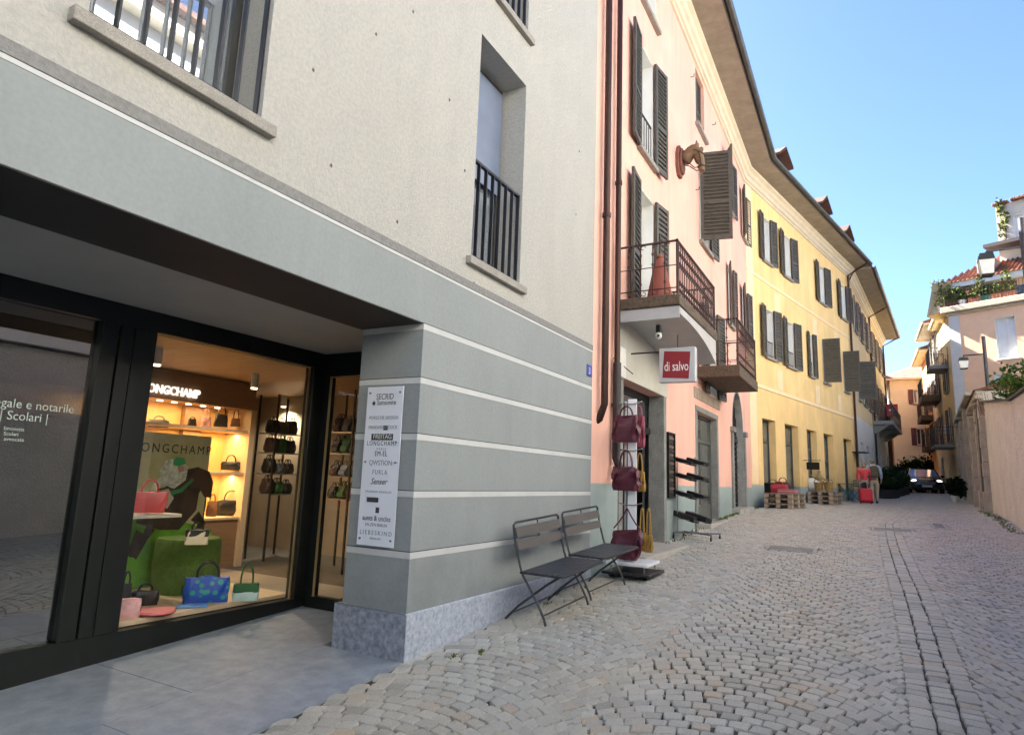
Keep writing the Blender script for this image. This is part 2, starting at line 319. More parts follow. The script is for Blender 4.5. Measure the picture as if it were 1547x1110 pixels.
def window(fr,a0,a1,z0,z1,parent,sh=None,sill=True,rail=0,depth=.2,liner=WHITE,frame=WHITE,pane=None,m=SHUT,slats=14,name='window',ang=(.12,.12),mullion=True,transom=None,b=0,shlab=(None,None),drop=.04,top=.04,sillm=None):
    mb=MB(fr); t=.055
    if liner is not None:
        d=depth; l=.012
        mb.box(a0,a0+l,b-d,b+.003,z0,z1); mb.box(a1-l,a1,b-d,b+.003,z0,z1); mb.box(a0+l,a1-l,b-d,b+.003,z1-l,z1); mb.box(a0+l,a1-l,b-d,b-.001,z0,z0+l)
    y0,y1=b-depth-.05,b-depth+.0
    mb.box(a0+.012,a0+t+.012,y0,y1,z0+.012,z1-.012); mb.box(a1-t-.012,a1-.012,y0,y1,z0+.012,z1-.012)
    mb.box(a0+t+.012,a1-t-.012,y0+.002,y1-.002,z0+.012,z0+t+.02); mb.box(a0+t+.012,a1-t-.012,y0+.002,y1-.002,z1-t-.012,z1-.012)
    if mullion: c=(a0+a1)/2; mb.box(c-.04,c+.04,y0+.004,y1-.004,z0+t+.02,z1-t-.012)
    if transom: mb.box(a0+t+.012,a1-t-.012,y0+.006,y1-.006,transom-.03,transom+.03)
    w=mb.build(name,frame,parent)
    mb=MB(fr); mb.box(a0+.02,a1-.02,y0+.02,y0+.03,z0+.02,z1-.02); mb.build('pane',pane or CURT,w)
    if sill:
        mb=MB(fr); mb.box(a0-.09,a1+.09,b-depth+.002,b+.09,z0-.085,z0-.002); mb.build('sill',sillm or TRIM,w,bevel=.008)
    if sh:
        wl,wr=sh; wl,wr=(min(v or 0,(a1-a0)*.62) for v in (wl,wr))
        if wl: shutter(fr,a0-.01,z0-drop,z1+top,wl,-1,ang[0],m,w,slats,b=b+.025,lab=shlab[0])
        if wr: shutter(fr,a1+.01,z0-drop,z1+top,wr,1,ang[1],m,w,slats,b=b+.025,lab=shlab[1])
    if rail:
        mb=MB(fr); zz=z0+rail; y=b-.03; mb.box(a0,a1,y-.012,y+.012,zz-.015,zz+.01); mb.box(a0,a1,y-.01,y+.01,z0+.07,z0+.09)
        k=max(3,int((a1-a0)/.12))
        for i in range(k+1): x=a0+.01+(a1-a0-.02)*i/k; mb.box(x-.006,x+.006,y-.006,y+.006,z0+.09,zz-.015)
        mb.build('railing',IRON,w)
    return w
def balcony(fr,a0,a1,dep,zf,zr,parent,step=.11,slabm=WOODD,slabh=.16,m=RIRON,curl=True,floor_over=.03,name='balcony',mesh=False):
    mb=MB(fr); mb.box(a0,a1,0.002,dep,zf-slabh,zf); s=mb.build(name,slabm,parent,bevel=.012)
    mb=MB(fr); e=.04; x0,x1,y1=a0+e,a1-e,dep-e
    for z,t in ((zr,.018),(zf+.1,.01),(zf+.1+(zr-zf)*.42,.008)):
        for (p,q) in (((x0,.01),(x0,y1)),((x0,y1),(x1,y1)),((x1,y1),(x1,.01))):
            mb.box(min(p[0],q[0])-t,max(p[0],q[0])+t,min(p[1],q[1])-t,max(p[1],q[1])+t,z-t*.6,z+t*.6)
    for (x,y) in ((x0,y1),(x1,y1),(x0,.03),(x1,.03)): mb.box(x-.014,x+.014,y-.014,y+.014,zf,zr+.02)
    def pts():
        n=int((x1-x0)/step)
        for i in range(1,n): yield (x0+(x1-x0)*i/n,y1,1)
        n=int(y1/step/1.6)
        for i in range(1,n): yield (x0,y1*i/n,0); yield (x1,y1*i/n,0)
    for x,y,al in pts():
        mb.box(x-.007,x+.007,y-.007,y+.007,zf,zr)
        for kk in (.25,.6,.8):                                  # small knuckles on every baluster
            z=zf+(zr-zf)*kk; mb.box(x-.014,x+.014,y-.014,y+.014,z-.02,z+.02)
        if curl:
            for (zc,sg) in ((zr-.045,1),(zf+.05,-1)):
                c=[]
                for k in range(7):
                    a=PI*k/6*1.5; o=.035*math.cos(a)*sg
                    c.append((x+.04+o if al else x, y if al else y+.04+o, zc+.03*math.sin(a)*sg))
                mb.tube(c,.006,4)
    mb.build('railing',m,s); return s
def eave(path,parent,zc=9.72,ov=.85,corn=None,soff=None,gut=None,tile=None,roofback=5,rise=2.2,h=.5):
    cm=corn; z=zc
    mb=MB(); mb.sweep(path,[(0,z),(.05,z+.01),(.05,z+.08),(.1,z+.1),(.12,z+.2),(.18,z+.24),(.2,z+.34),(.27,z+.38),(.27,z+h-.02),(0,z+h-.02)]); mb.build('cornice',cm,parent)
    mb=MB(); mb.sweep(path,[(.2,z+h-.02),(ov,z+h-.06),(ov,z+h+.05),(.2,z+h+.1)],closed=True); mb.build('soffit',soff,parent)
    mb=MB(); mb.sweep(path,[(ov+.002,z+h-.045),(ov+.02,z+h-.045),(ov+.02,z+h+.03),(ov+.002,z+h+.03)],closed=True); mb.build('fascia',SHUTB,parent)
    g=[]
    for k in range(9): a=PI+PI*k/8; g.append((ov+.1+.08*math.cos(a),z+h+.07+.08*math.sin(a)))
    for k in range(9): a=2*PI-PI*k/8; g.append((ov+.1+.068*math.cos(a),z+h+.07+.068*math.sin(a)))
    mb=MB(); mb.sweep(path,g,closed=True); mb.build('gutter',gut,parent,smooth=True)
    mb=MB(); mb.sweep(path,[(ov+.04,z+h+.055),(ov+.04,z+h+.12),(-roofback,z+h+.12+rise),(-roofback*2,z+h+.12),(-roofback*2,z+h+.055)],closed=True); return mb.build('roof',tile,parent)
def downpipe(pts,r,parent,m=COPPER,rings=()):
    mb=MB(); mb.tube(pts,r,12)
    for (p,q) in rings: mb.tube([p,q],r*1.28,12)
    return mb.build('downpipe',m,parent,smooth=True)
TILE=mat('roof_tiles',(.17,.075,.05),.85,var=.4,vscale=5,bump=1,bscale=12,bdist=.05)
SOFF=mat('soffit_plaster',(.30,.255,.20),.9,var=.18,vscale=3,stretch=(1,1,1),bump=.3,bscale=18)
CORN=mat('cornice_plaster',(.66,.58,.44),.85,var=.08)
# ================================================================ modern corner building with the shop
CREAM=zmat('cream_render',-9,(.7,.65,.55),(.42,.41,.38),var=.05,bump=.8,bscale=85,edge=0,streak=.95,bdist=.009,mott=.09,patch=.02)
GREY=zmat('grey_smooth_render',-9,(.2,.2,.19),(.26,.285,.29),var=.07,streak=.93,bump=.15,bscale=25,edge=0,vscale=2.5,mott=.05)
STRIPE=mat('pale_grey_joint_paint',(.52,.53,.53),.75,var=.06)
DARKP=mat('dark_brown_soffit',(.03,.027,.024),.8,var=.1)
CEIL=mat('recess_ceiling_render',(.36,.35,.33),.85,var=.05,bump=.1)
GRAN=mat('blue_grey_granite',(.28,.32,.40),.5,col2=(.55,.60,.68),vscale=30,bump=.25,bscale=120,fine=260)
GRANV=mat('veined_dark_granite',(.13,.145,.18),.5,col2=(.36,.39,.46),vscale=22,bump=.2,bscale=90,fine=200)
MOD=thing('shop_building','cream rendered corner building with grey striped ground floor and shop window','building',(-3.1,4.06,-1.4))
mb=MB(LW)
W1=(1.35,2.34,2.05,4.4); W2=(4.70,5.64,1.97,4.26); W3=(4.72,5.63,4.86,7.1); W4=(1.35,2.34,4.95,7.2); Wo=[(-2.6,-1.6,2.05,4.4),(-2.6,-1.6,4.95,7.2)]
wallface(mb,-14,7.7,1.75,10.6,[(*W1,.3),(*W2,.34),(*W3,.3),(*W4,.3)]+[(*w,.3) for w in Wo]); shell(mb,-14,7.7,1.75,10.6,9)
mb.build('upper_wall',CREAM,MOD)
mb=MB(LW); mb.box(-6,4.06,-.66,.0,1.21,1.75); mb.build('lintel_beam',[GREY],MOD)
mb=MB(LW); mb.box(-6,4.055,-.655,-.004,1.203,1.209); mb.build('beam_underside',DARKP,MOD)  # thin dark brown sheet over the beam underside
mb=MB(LW); mb.box(4.06,7.7,-.64,0,-1.9,1.75); mb.build('base_wall',GREY,MOD)
mb=MB(LW); mb.box(-14,-6,-1,0,-2.6,1.75); mb.build('base_wall',GREY,MOD)
mb=MB(LW)
for z in (1.18,.74,.29,-.155,-.615):
    e=.0035; mb.box(4.06-e,7.7,0,e,z-.024,z+.024); mb.box(4.06-e,4.06,-.64-(0),0,z-.024,z+.024)
mb.box(-6,7.7,0,.0035,1.655,1.678); mb.build('painted_stripes',STRIPE,MOD)
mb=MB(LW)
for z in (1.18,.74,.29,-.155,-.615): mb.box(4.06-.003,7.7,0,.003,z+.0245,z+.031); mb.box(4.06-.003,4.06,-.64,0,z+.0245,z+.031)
mb.build('painted_shadow_lines',mat('shadow_line_paint',(.06,.06,.06),.9),MOD)
mb=MB(LW)
for px,py in ((624,18),(473,106),(679,151),(702,258),(875,229),(870,324),(716,428),(568,52),(600,335),(500,250)):
    qa,qz=aw(LW,px,py); mb.prism([(qa-.012,qz-.004),(qa+.004,qz-.016),(qa+.012,qz+.002),(qa-.002,qz+.016)],'b',.0005,.004)
mb.build('wall_chips',mat('dark_chip',(.12,.10,.08),.9),MOD)
mb=MB(LW); mb.box(-6,7.7,.0,.006,1.682,1.75); mb.build('top_moulding',mat('rough_grey_band',(.22,.22,.215),.9,var=.15,vscale=30,bump=.6,bscale=90),MOD)
# thin dark strips above each stripe are shadow lines put in as colour
mb=MB(LW); mb.box(4.04,7.7,0,.022,-1.9,-1.035); mb.box(4.04,4.06,-.7,0,-1.9,-1.035); mb.box(4.04,7.7,-.7,-.64,-1.9,-1.035); mb.build('granite_plinth',GRAN,MOD,bevel=.006)
mb=MB(LW); mb.box(4.034,4.04,-.70,.021,-1.88,-1.038); mb.build('plinth_end_slab',GRANV,MOD)
mb=MB(LW); mb.box(-6,4.95,-6.6,-.66,1.215,1.74); mb.box(4.95,7.6,-6.6,-.66,1.32,1.74); mb.build('recess_ceiling',CEIL,MOD)
mb=MB(LW); mb.box(-6.2,-6,-6.6,-.66,-2.4,1.75); mb.box(-6,7.7,-6.8,-6.6,-2.4,1.75); mb.box(7.5,7.7,-6.6,-.64,-1.9,1.75); mb.build('inner_wall',mat('shop_inner_wall',(.42,.33,.22),.8,var=.08),MOD)
def mwin(o,rail,lab=None):
    a0,a1,z0,z1=o; y=-.3
    mb=MB(LW); DK=mat('dark_window_frame',(.05,.05,.048),.4); t=.05
    for bx in ((a0,a0+t,z0,z1),(a1-t,a1,z0,z1),(a0+t,a1-t,z0,z0+t),(a0+t,a1-t,z1-t,z1)): mb.box(bx[0],bx[1],y-.06,y,bx[2],bx[3])
    w=mb.build('window',DK,MOD,bevel=.004)
    mb=MB(LW); mb.box(a0+t,a1-t,y-.05,y-.04,z0+t,z1-t); mb.build('pane',MATS['mirror_pane'],w)
    mb=MB(LW); mb.box(a0-.08,a1+.08,y,.055,z0-.075,z0-.001); mb.build('sill',TRIM,w,bevel=.004)
    if rail:
        mb=MB(LW); yy=-.05; zt=z0+rail; mb.box(a0+.0,a1-.0,yy-.02,yy+.02,zt-.012,zt+.012); mb.box(a0,a1,yy-.01,yy+.01,z0+.05,z0+.065)
        n=max(6,int((a1-a0)/.125))
        for i in range(n+1): x=a0+.01+(a1-a0-.02)*i/n; mb.box(x-.006,x+.006,yy-.018,yy+.018,z0+.065,zt-.012)
        mb.build('railing',mat('dark_blue_grey_bars',(.02,.022,.03),.4,metal=.4),w)
    return w
mm=bpy.data.materials.new('mirror_pane'); mm.use_nodes=True; MATS['mirror_pane']=mm; b=mm.node_tree.nodes['Principled BSDF']
b.inputs['Base Color'].default_value=(.62,.68,.74,1); b.inputs['Metallic'].default_value=.75; b.inputs['Roughness'].default_value=.015
mwin(W1,1.0); w2=mwin(W2,1.0); mwin(W3,1.0); mwin(W4,1.0); [mwin(w,1.0) for w in Wo]
mb=MB(LW); mb.box(W2[0]+.03,W2[1]-.03,-.285,-.28,3.0,4.2); mb.build('roller_blind',mat('blue_grey_blind',(.17,.21,.30),.35,var=.1),w2)
# storefront
XG=-5.03; SF=WF((XG,0),(XG,5))
mb=MB(SF)
for (a0,a1,b0,b1,c0,c1) in ((-6,4.92,-.06,.05,1.055,1.214),(-6,4.92,-.06,.05,-1.9,-1.24),(2.60,2.72,-.06,.06,-1.24,1.055),(2.74,2.84,-.06,.055,-1.24,1.055),(2.85,3.03,-.06,.045,-1.24,1.055),(4.71,4.92,-.06,.06,-1.24,1.055),(-.5,-.35,-.06,.05,-1.24,1.055)): mb.box(a0,a1,b0,b1,c0,c1)
mb.box(4.86,4.93,.05,1.29,.97,1.214); mb.box(4.86,4.93,.05,1.29,-1.9,-1.22); mb.box(4.86,4.93,.05,.16,-1.22,.97)
sf=mb.build('storefront_frame',BLACK,MOD,bevel=.004)
GL=glassmat('clear_shop_glass',.02); GLD=glassmat('dark_door_glass',.20,(.10,.12,.12))
mb=MB(SF); mb.quad((3.03,-.01,-1.24),(4.71,-.01,-1.24),(4.71,-.01,1.055),(3.03,-.01,1.055)); mb.build('shop_pane',GL,sf)
mb=MB(SF); mb.quad((-.35,-.01,-1.24),(2.6,-.01,-1.24),(2.6,-.01,1.055),(-.35,-.01,1.055)); mb.build('door_pane',GLD,sf)
mb=MB(SF); mb.quad((4.89,.16,-1.22),(4.89,1.29,-1.22),(4.89,1.29,.97),(4.89,.16,.97)); mb.build('side_pane',GL,sf)
BRASS=mat('brass_edge',(.55,.42,.22),.35,metal=.7)
mb=MB(SF); mb.box(4.692,4.708,-.002,.012,-1.24,1.05); mb.box(4.845,4.855,.16,.185,-1.22,.97); mb.box(3.03,4.7,-.002,.008,1.043,1.054); mb.box(4.845,4.855,.185,1.28,.955,.969); mb.build('brass_trim',BRASS,sf)
LET=mat('pale_green_lettering',(.62,.75,.68),.5)
tx=[('legale e notarile',-31,600,.12,(1,0)),('| Scolari |',-10,632,.12,(1,0))]
def wtext(s,px,py,px2,size,fr,b,m,name,parent,py2=None):
    a0,z0=aw(fr,px,py,b); a1,z1=aw(fr,px2,py2 if py2 else py,b)
    return text(s,fr(a0,b,z0),fr.U,(0,0,1),size,m,name,parent,width=abs(a1-a0))
# a0 of text lines measured on the door pane
wtext('legale e notarile',-14,612,111,.085,SF,.004,LET,'lettering',sf)
wtext('| Scolari |',-2,632,70,.085,SF,.004,LET,'lettering',sf)
for s,y in (('Simonetta',649),('Scolari',657),('avvocata',665)): wtext(s,5,y,36 if s!='Scolari' else 27,.034,SF,.004,LET,'lettering',sf)
# house number plate
pa,pz=aw(LW,881,556)
np_=tag(MB(LW).box(7.5,7.66,.002,.012,pz-.075,pz+.075).build('house_number_plate',mat('blue_enamel',(.03,.06,.35),.3),None,bevel=.004),'small blue enamel house number plate at the end of the striped wall','house number')
text('3',LW(7.545,.0135,pz-.045),LW.U,(0,0,1),.12,mat('white_enamel',(.8,.8,.8),.3),'numeral',np_)
# ================================================================ pink house
PINKM=zmat('pink_render',-.03,(.33,.40,.39),(.84,.48,.375),patch=.05,var=.09,bump=.3,bscale=45,edge=.02)
PK=thing('pink_house','salmon pink house with grey shutters, iron balconies and a grey painted base','building',(-3.1,14,-1))
def P2(px,py,fr=LW): return aw(fr,px,py)
# openings (a0,a1,z0,z1)
a=lambda px,py: A(LW,px,py)
T1=(9.75,10.62,8.40,9.72-.15); T2=(a(1051,150),a(1064,190),8.22,9.66-.02); T3=(a(1096,260),a(1104,300),7.66,9.18); T4=(a(1120.5,320),a(1126,345),7.66,9.18)
M1=(a(964.5,140),a(986,170),5.52,7.50); M2=(a(1057,330),a(1071,350),5.45,7.45); M3=(a(1100.5,440),a(1106,455),4.28,5.9); M4=(a(1122,480),a(1128,490),4.28,5.9)
B1=(a(963,390),a(987,400),2.62,4.83); B2_=(14.6,15.6,2.05,4.05)
D1=(A(LW,940,600),A(LW,1001,640),-1.6,1.5); D2=(a(1053,660),a(1083,680),-1.3,1.52); D3=(a(1107,680),a(1123,680),-1.1,1.55)
print('pink',[tuple(round(v,2) for v in t) for t in (T1,T2,T3,T4,M1,M2,M3,M4,B1,D1,D2,D3)])
AR=(D3[1]-D3[0])/2; ARC=1.55
ops=[T1,T2,T3,T4,M1,M2,M3,M4,B1,B2_,(*D1,.35),(*D2,.35),(D3[0],D3[1],-1.1,2.62,.2)]
mb=MB(LW); wallface(mb,7.7,20.5,-1.7,9.75,ops,.22); shell(mb,7.7,20.5,-1.7,9.75,8)
# arch spandrels
cx=(D3[0]+D3[1])/2; prev=None
for s in (-1,1):
    pl=[(cx+s*AR,ARC),(cx+s*AR,2.62),(cx,2.62)]+[(cx+s*AR*math.sin(PI/2*k/8),ARC+1.05*math.cos(PI/2*k/8)) for k in range(0,9)]
    pl=pl[:-1]
    mb.prism(pl,'b',-.2,-.0005)
mb.build('wall',PINKM,PK)
vs=dict(parent=PK,slats=22)
window(LW,*T1,PK,sh=(.5,0),slats=20); window(LW,*T2,PK,liner=None,frame=SHUT,pane=SHUT,sill=True)
for T in (T2,): 
    shutter(LW,T[0],T[2],T[3],(T[1]-T[0])/2,1,0.0,SHUT,PK,18,b=-.12); shutter(LW,T[1],T[2],T[3],(T[1]-T[0])/2,-1,0.0,SHUT,PK,18,b=-.12)
window(LW,*T3,PK,sh=(.62,.62),slats=18,ang=(.45,.1)); window(LW,*T4,PK,sh=(.62,.62),slats=18,ang=(.3,.15))
window(LW,*M1,PK,sh=(.58,.5),slats=26,rail=.75,ang=(.1,.15)); 
w=window(LW,*M2,PK,sh=(0,.55),slats=24,pane=PANE); shutter(LW,M2[0]-.02,M2[2]-.02,M2[3]+.1,.68,1,PI/2*.86,SHUT,w,26,b=.03,lab='shutter swung straight out from the wall')
window(LW,*M3,PK,sh=(.6,.5),slats=18,m=SHUTB,ang=(.25,.12)); window(LW,*M4,PK,sh=(.6,.6),slats=18,ang=(.25,.15),m=SHUTB)
window(LW,*B1,PK,sh=(.6,.5),slats=26,sill=False,name='balcony_door',ang=(.1,.15)); window(LW,*B2_,PK,sh=(.55,.55),slats=24,sill=False,name='balcony_door')
# balconies
yb=B1[0]-.75; ox=onY(1027,360,8.62); print('bal1 outer X',ox, 'far',aw(LW,1082.5,436,ox[0]+3.1))
dep1=ox[0]+3.1; a0b,zt=aw(LW,1026,361,dep1); a1b,_=aw(LW,1082.5,436,dep1); z1s=aw(LW,1029,445,dep1)[1]; print(a0b,a1b,zt,z1s,dep1)
b1=balcony(LW,a0b,a1b,dep1,z1s,zt,PK,step=.1)
# curved white valance under the first balcony
mb=MB(LW); zb=z1s-.165; L=a1b-a0b; n=16
pts=[]
for i in range(n+1):
    t=i/n; dz=.10+.30*t**2.6
    pts.append((a0b+.05+(L-.1)*t,zb-dz))
for i in range(n):
    (p,q),(r,s)=pts[i],pts[i+1]; mb.add([(p,dep1-.05,q),(r,dep1-.05,s),(r,dep1-.05,zb),(p,dep1-.05,zb),(p,dep1-.02,q),(r,dep1-.02,s),(r,dep1-.02,zb),(p,dep1-.02,zb)],[(0,1,2,3),(4,7,6,5),(0,4,5,1),(3,2,6,7),(0,3,7,4),(1,5,6,2)])
    mb.quad((p,.0,q),(r,.0,s),(r,dep1-.05,s),(p,dep1-.05,q))
mb.box(a0b+.04,a0b+.07,0,dep1-.02,zb-.17,zb)
mb.build('canopy',mat('white_grey_sheet_metal',(.42,.42,.42),.45,var=.1),PK)
mb=MB(LW); mb.box(D1[0]-.35,D1[1]+.25,.001,.02,D1[3]+.001,zb); mb.build('shop_fascia',mat('pale_fascia_plaster',(.55,.53,.46),.8,var=.1,vscale=2),PK)
mb=MB(LW); mb.box(D2[0]-.25,D2[1]+.35,.001,.02,D2[3]+.26,2.0); mb.build('stained_fascia',mat('rust_streaked_plaster',(.26,.17,.11),.85,col2=(.52,.44,.36),vscale=3,stretch=(1,5,.5)),PK)
# second balcony
oz=onX(1115.5,480,-3.1+dep1*.95); dep2=dep1*.95; a2,zt2=aw(LW,1115.5,480,dep2); a3,_=aw(LW,1143,518,dep2); zf2=aw(LW,1116,549,dep2)[1]; print('bal2',a2,a3,zt2,zf2)
b2=balcony(LW,a2,a3,dep2,zf2,zt2,PK,step=.13,slabh=.24)
# cone of terracotta shade cloth / folded parasol on the first balcony
ca,cz=aw(LW,997,460,.45)
pr=thing('folded_parasol','folded rust red parasol leaning on the upper balcony floor','parasol',LW(ca,.45,z1s))
mb=MB(); c=LW(ca,.45,z1s); mb.lathe([(.20,c.z+.08),(.19,c.z+.2),(.10,c.z+.62),(.045,c.z+.78),(.06,c.z+.8),(.02,c.z+.86)],c.x,c.y,14); mb.build('cloth',mat('rust_cloth',(.30,.09,.06),.8,bump=.4,bscale=14),pr,smooth=True)
mb=MB(); mb.tube([(c.x,c.y,c.z),(c.x,c.y,c.z+1.18)],.015,8); mb.lathe([(.17,c.z),(.17,c.z+.06),(.05,c.z+.1)],c.x,c.y,14); mb.build('pole_and_foot',IRON,pr)
# doors in stone frames
STF=mat('grey_stone_frame',(.24,.24,.225),.8,var=.2,vscale=4,bump=.3,bscale=40,fine=90)
def shopdoor(fr,o,parent,split,depth=.3,door=True,frame=STF,leaf=None,fw=.14,dark=None,base=None,glass=None):
    a0,a1,z0,z1=o; zb=base if base is not None else z0
    if frame:
        mb=MB(fr); mb.box(a0-fw,a0+.006,-.37,.015,zb,z1-.004); mb.box(a1-.006,a1+fw,-.37,.015,zb,z1-.004); mb.box(a0-fw,a1+fw,-.02,.018,z1+.001,z1+fw*.8); mb.build('door_surround',frame,parent,bevel=.006)
    mb=MB(fr); y=-depth; t=.06; lf=leaf or BLACK
    mb.box(a0+.007,a0+t,y,y+.07,zb,z1-.005); mb.box(a1-t,a1-.007,y,y+.07,zb,z1-.005); mb.box(a0+t,a1-t,y,y+.068,z1-t,z1); mb.box(a0+t,a1-t,y,y+.066,split-.04,split+.04)
    if door: mb.box(a0+t,a1-t,y+.01,y+.05,zb,zb+.35); mb.box((a0+a1)/2-.04,(a0+a1)/2+.04,y+.01,y+.055,zb+.35,split-.04)
    d=mb.build('door' if door else 'shop_window',lf,parent,bevel=.004)
    mb=MB(fr); mb.box(a0+t,a1-t,y+.02,y+.028,zb+.05,split-.04); mb.box(a0+t,a1-t,y+.02,y+.028,split+.04,z1-t); mb.build('pane',glass or PANE,d)
    return d
# open shop door of the leather shop: dark interior box behind
a0,a1,z0,z1=D1; g0=-1.0
mb=MB(LW); mb.box(a0-.16,a0+.006,-.36,.02,-1.7,z1-.004); mb.build('door_jamb',STF,PK,bevel=.008); mb=MB(LW); mb.box(a1-.006,a1+.14,-.36,.03,-1.7,z1-.004); mb.build('door_jamb',STF,PK,bevel=.008)
mb=MB(LW); t=.05; mb.box(a0,a0+t,-.3,-.24,g0,z1); mb.box(a1-t,a1,-.3,-.24,g0,z1); mb.box(a0+t,a1-t,-.3,-.24,z1-t-.06,z1); mb.box(a0+t,a1-t,-.3,-.2,.82,.93)
dr=mb.build('door_frame',BLACK,PK,bevel=.004); mb=MB(LW); mb.box(a0+t,a1-t,-.28,-.272,.93,z1-t-.06); mb.build('fanlight_pane',PANE,dr)
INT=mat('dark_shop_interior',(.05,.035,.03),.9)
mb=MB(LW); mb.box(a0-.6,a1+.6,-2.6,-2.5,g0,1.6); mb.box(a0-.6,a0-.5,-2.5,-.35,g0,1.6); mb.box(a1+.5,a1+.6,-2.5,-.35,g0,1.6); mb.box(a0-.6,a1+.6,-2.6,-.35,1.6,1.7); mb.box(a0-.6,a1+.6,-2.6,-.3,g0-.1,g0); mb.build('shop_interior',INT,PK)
mb=MB(LW); mb.box(a0-.3,a1+.45,-.35,.45,-1.6,g0+.02-.0); mb.build('door_step',mat('pale_stone_step',(.42,.39,.34),.8,var=.12,bump=.3),PK,bevel=.015)
shopdoor(LW,(D2[0],D2[1],-.75,D2[3]),PK,1.0-.05,base=-.78,depth=.2,leaf=mat('grey_green_door_frame',(.10,.11,.10),.5),glass=mat('mottled_grey_shop_glass',(.13,.135,.12),.05,spec=1,var=.4,vscale=.8))  # mottled grey in the glass colour stands in for its reflection
mb=MB(LW); mb.box(D2[0]-.2,D2[1]+.2,-.35,.3,-1.4,-.76); mb.build('door_step',MATS['pale_stone_step'],PK,bevel=.015)
# arched gate with grille
a0,a1=D3[:2]; mb=MB(LW); ar=[(cx+k1*AR,zz) for k1,zz in ((-1,-1.0),(-1,ARC))]+[(cx-AR*math.cos(PI*k/12),ARC+1.05*math.sin(PI*k/12)) for k in range(1,12)]+[(cx+AR,ARC),(cx+AR,-1.0)]
for (p,q),(r,s) in zip(ar[:-1],ar[1:]): f_=lambda x,zz,t:(x+(cx-x)*t,zz-(max(0,zz-ARC))*t); mb.add([(p,-.2,q),(r,-.2,s),(f_(r,s,.13)[0],-.2,f_(r,s,.1)[1]),(f_(p,q,.13)[0],-.2,f_(p,q,.1)[1]),(p,.006,q),(r,.006,s),(f_(r,s,.05)[0],.006,f_(r,s,.05)[1]),(f_(p,q,.05)[0],.006,f_(p,q,.05)[1])],[(0,1,2,3),(4,5,6,7),(2,3,7,6),(0,1,5,4)])
mb.build('arch_surround',STF,PK)
mb=MB(LW); n=int((a1-a0)/.13)
for i in range(n+1):
    x=a0+(a1-a0)*i/n; h=ARC+1.0*math.sqrt(max(0,1-((x-cx)/AR)**2)); mb.box(x-.012,x+.012,-.18,-.156,-.7,h-.08)
for z in np.arange(-.6,1.5,.14): mb.box(a0,a1,-.154,-.14,z-.012,z+.012)
mb.box(a0,a1,-.19,-.13,1.2,1.32); mb.build('arched_gate',IRON,PK)
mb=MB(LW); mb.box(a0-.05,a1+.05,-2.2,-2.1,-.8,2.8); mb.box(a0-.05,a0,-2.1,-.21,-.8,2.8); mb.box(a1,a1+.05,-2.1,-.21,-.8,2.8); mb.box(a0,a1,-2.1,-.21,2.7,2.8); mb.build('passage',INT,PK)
for x in (a0-.24,a1): mb=MB(LW); mb.box(x,x+.2,-.1,.05,-1.2,1.38); mb.box(x-.04,x+.24,-.1,.1,1.38,1.52); mb.build('gate_pilaster',STF,PK,bevel=.01)
mb=MB(LW); mb.box(a0-.3,a1+.3,-.3,.22,-1.2,-.56); mb.build('gate_step',MATS['pale_stone_step'],PK,bevel=.015)
# eave of pink + yellow, mitred at the bend
def n2(fr): return (fr.N.x,fr.N.y)
bis=((LW.N+YW.N)/2); bis=bis/(bis.dot(LW.N)); bis2=((YW.N+BW.N)/2); bis2=bis2/bis2.dot(YW.N)
pk_path=[((-3.1,7.72),n2(LW)),((-3.1,20.5),(bis.x,bis.y))]
rf=eave(pk_path,PK,corn=CORN,soff=SOFF,gut=ZINC,tile=TILE)
downpipe([(-3.1+.09,7.92,9.9),(-3.1+.09,7.92,1.0),(-3.1+.02,7.92,.80),(-3.12,7.92,.78)],.048,PK,rings=[((-3.01,7.92,3.6),(-3.01,7.92,3.66)),((-3.01,7.92,7.2),(-3.01,7.92,7.26))])
ap,zp=aw(LW,920,300,.08); ab,zb_=aw(LW,912,600,.08); print('pipe2',ap,ab,zb_)
downpipe([(-3.02,8.42,9.9),(-3.02,8.42,1.62)],.042,PK,rings=[((-3.02,8.42,4.3),(-3.02,8.42,4.36))])
downpipe([(-3.02,8.42,1.64),(-3.02,8.42,.32),(-2.98,8.42,.2),(-2.97,8.33,.05)],.058,PK,m=IRON,rings=[((-3.02,8.42,1.02),(-3.02,8.42,1.07))])
mb=MB(); mb.tube([(-3.075,8.2,9.8),(-3.075,8.2,1.4)],.008,6); mb.build('cable',mat('grey_cable',(.2,.16,.14),.6),PK)
mb=MB(LW); ja,jz=aw(LW,934,548); mb.box(ja-.12,ja+.12,.0,.08,jz-.22,jz+.22); mb.build('junction_box',WHITE,PK,bevel=.01)
mb=MB(); mb.tube([tuple(LW(8.42,.03,jz+.02)),tuple(LW(ja+.3,.12,jz-.12))],.008,6); mb.build('cable_stay',IRON,PK)
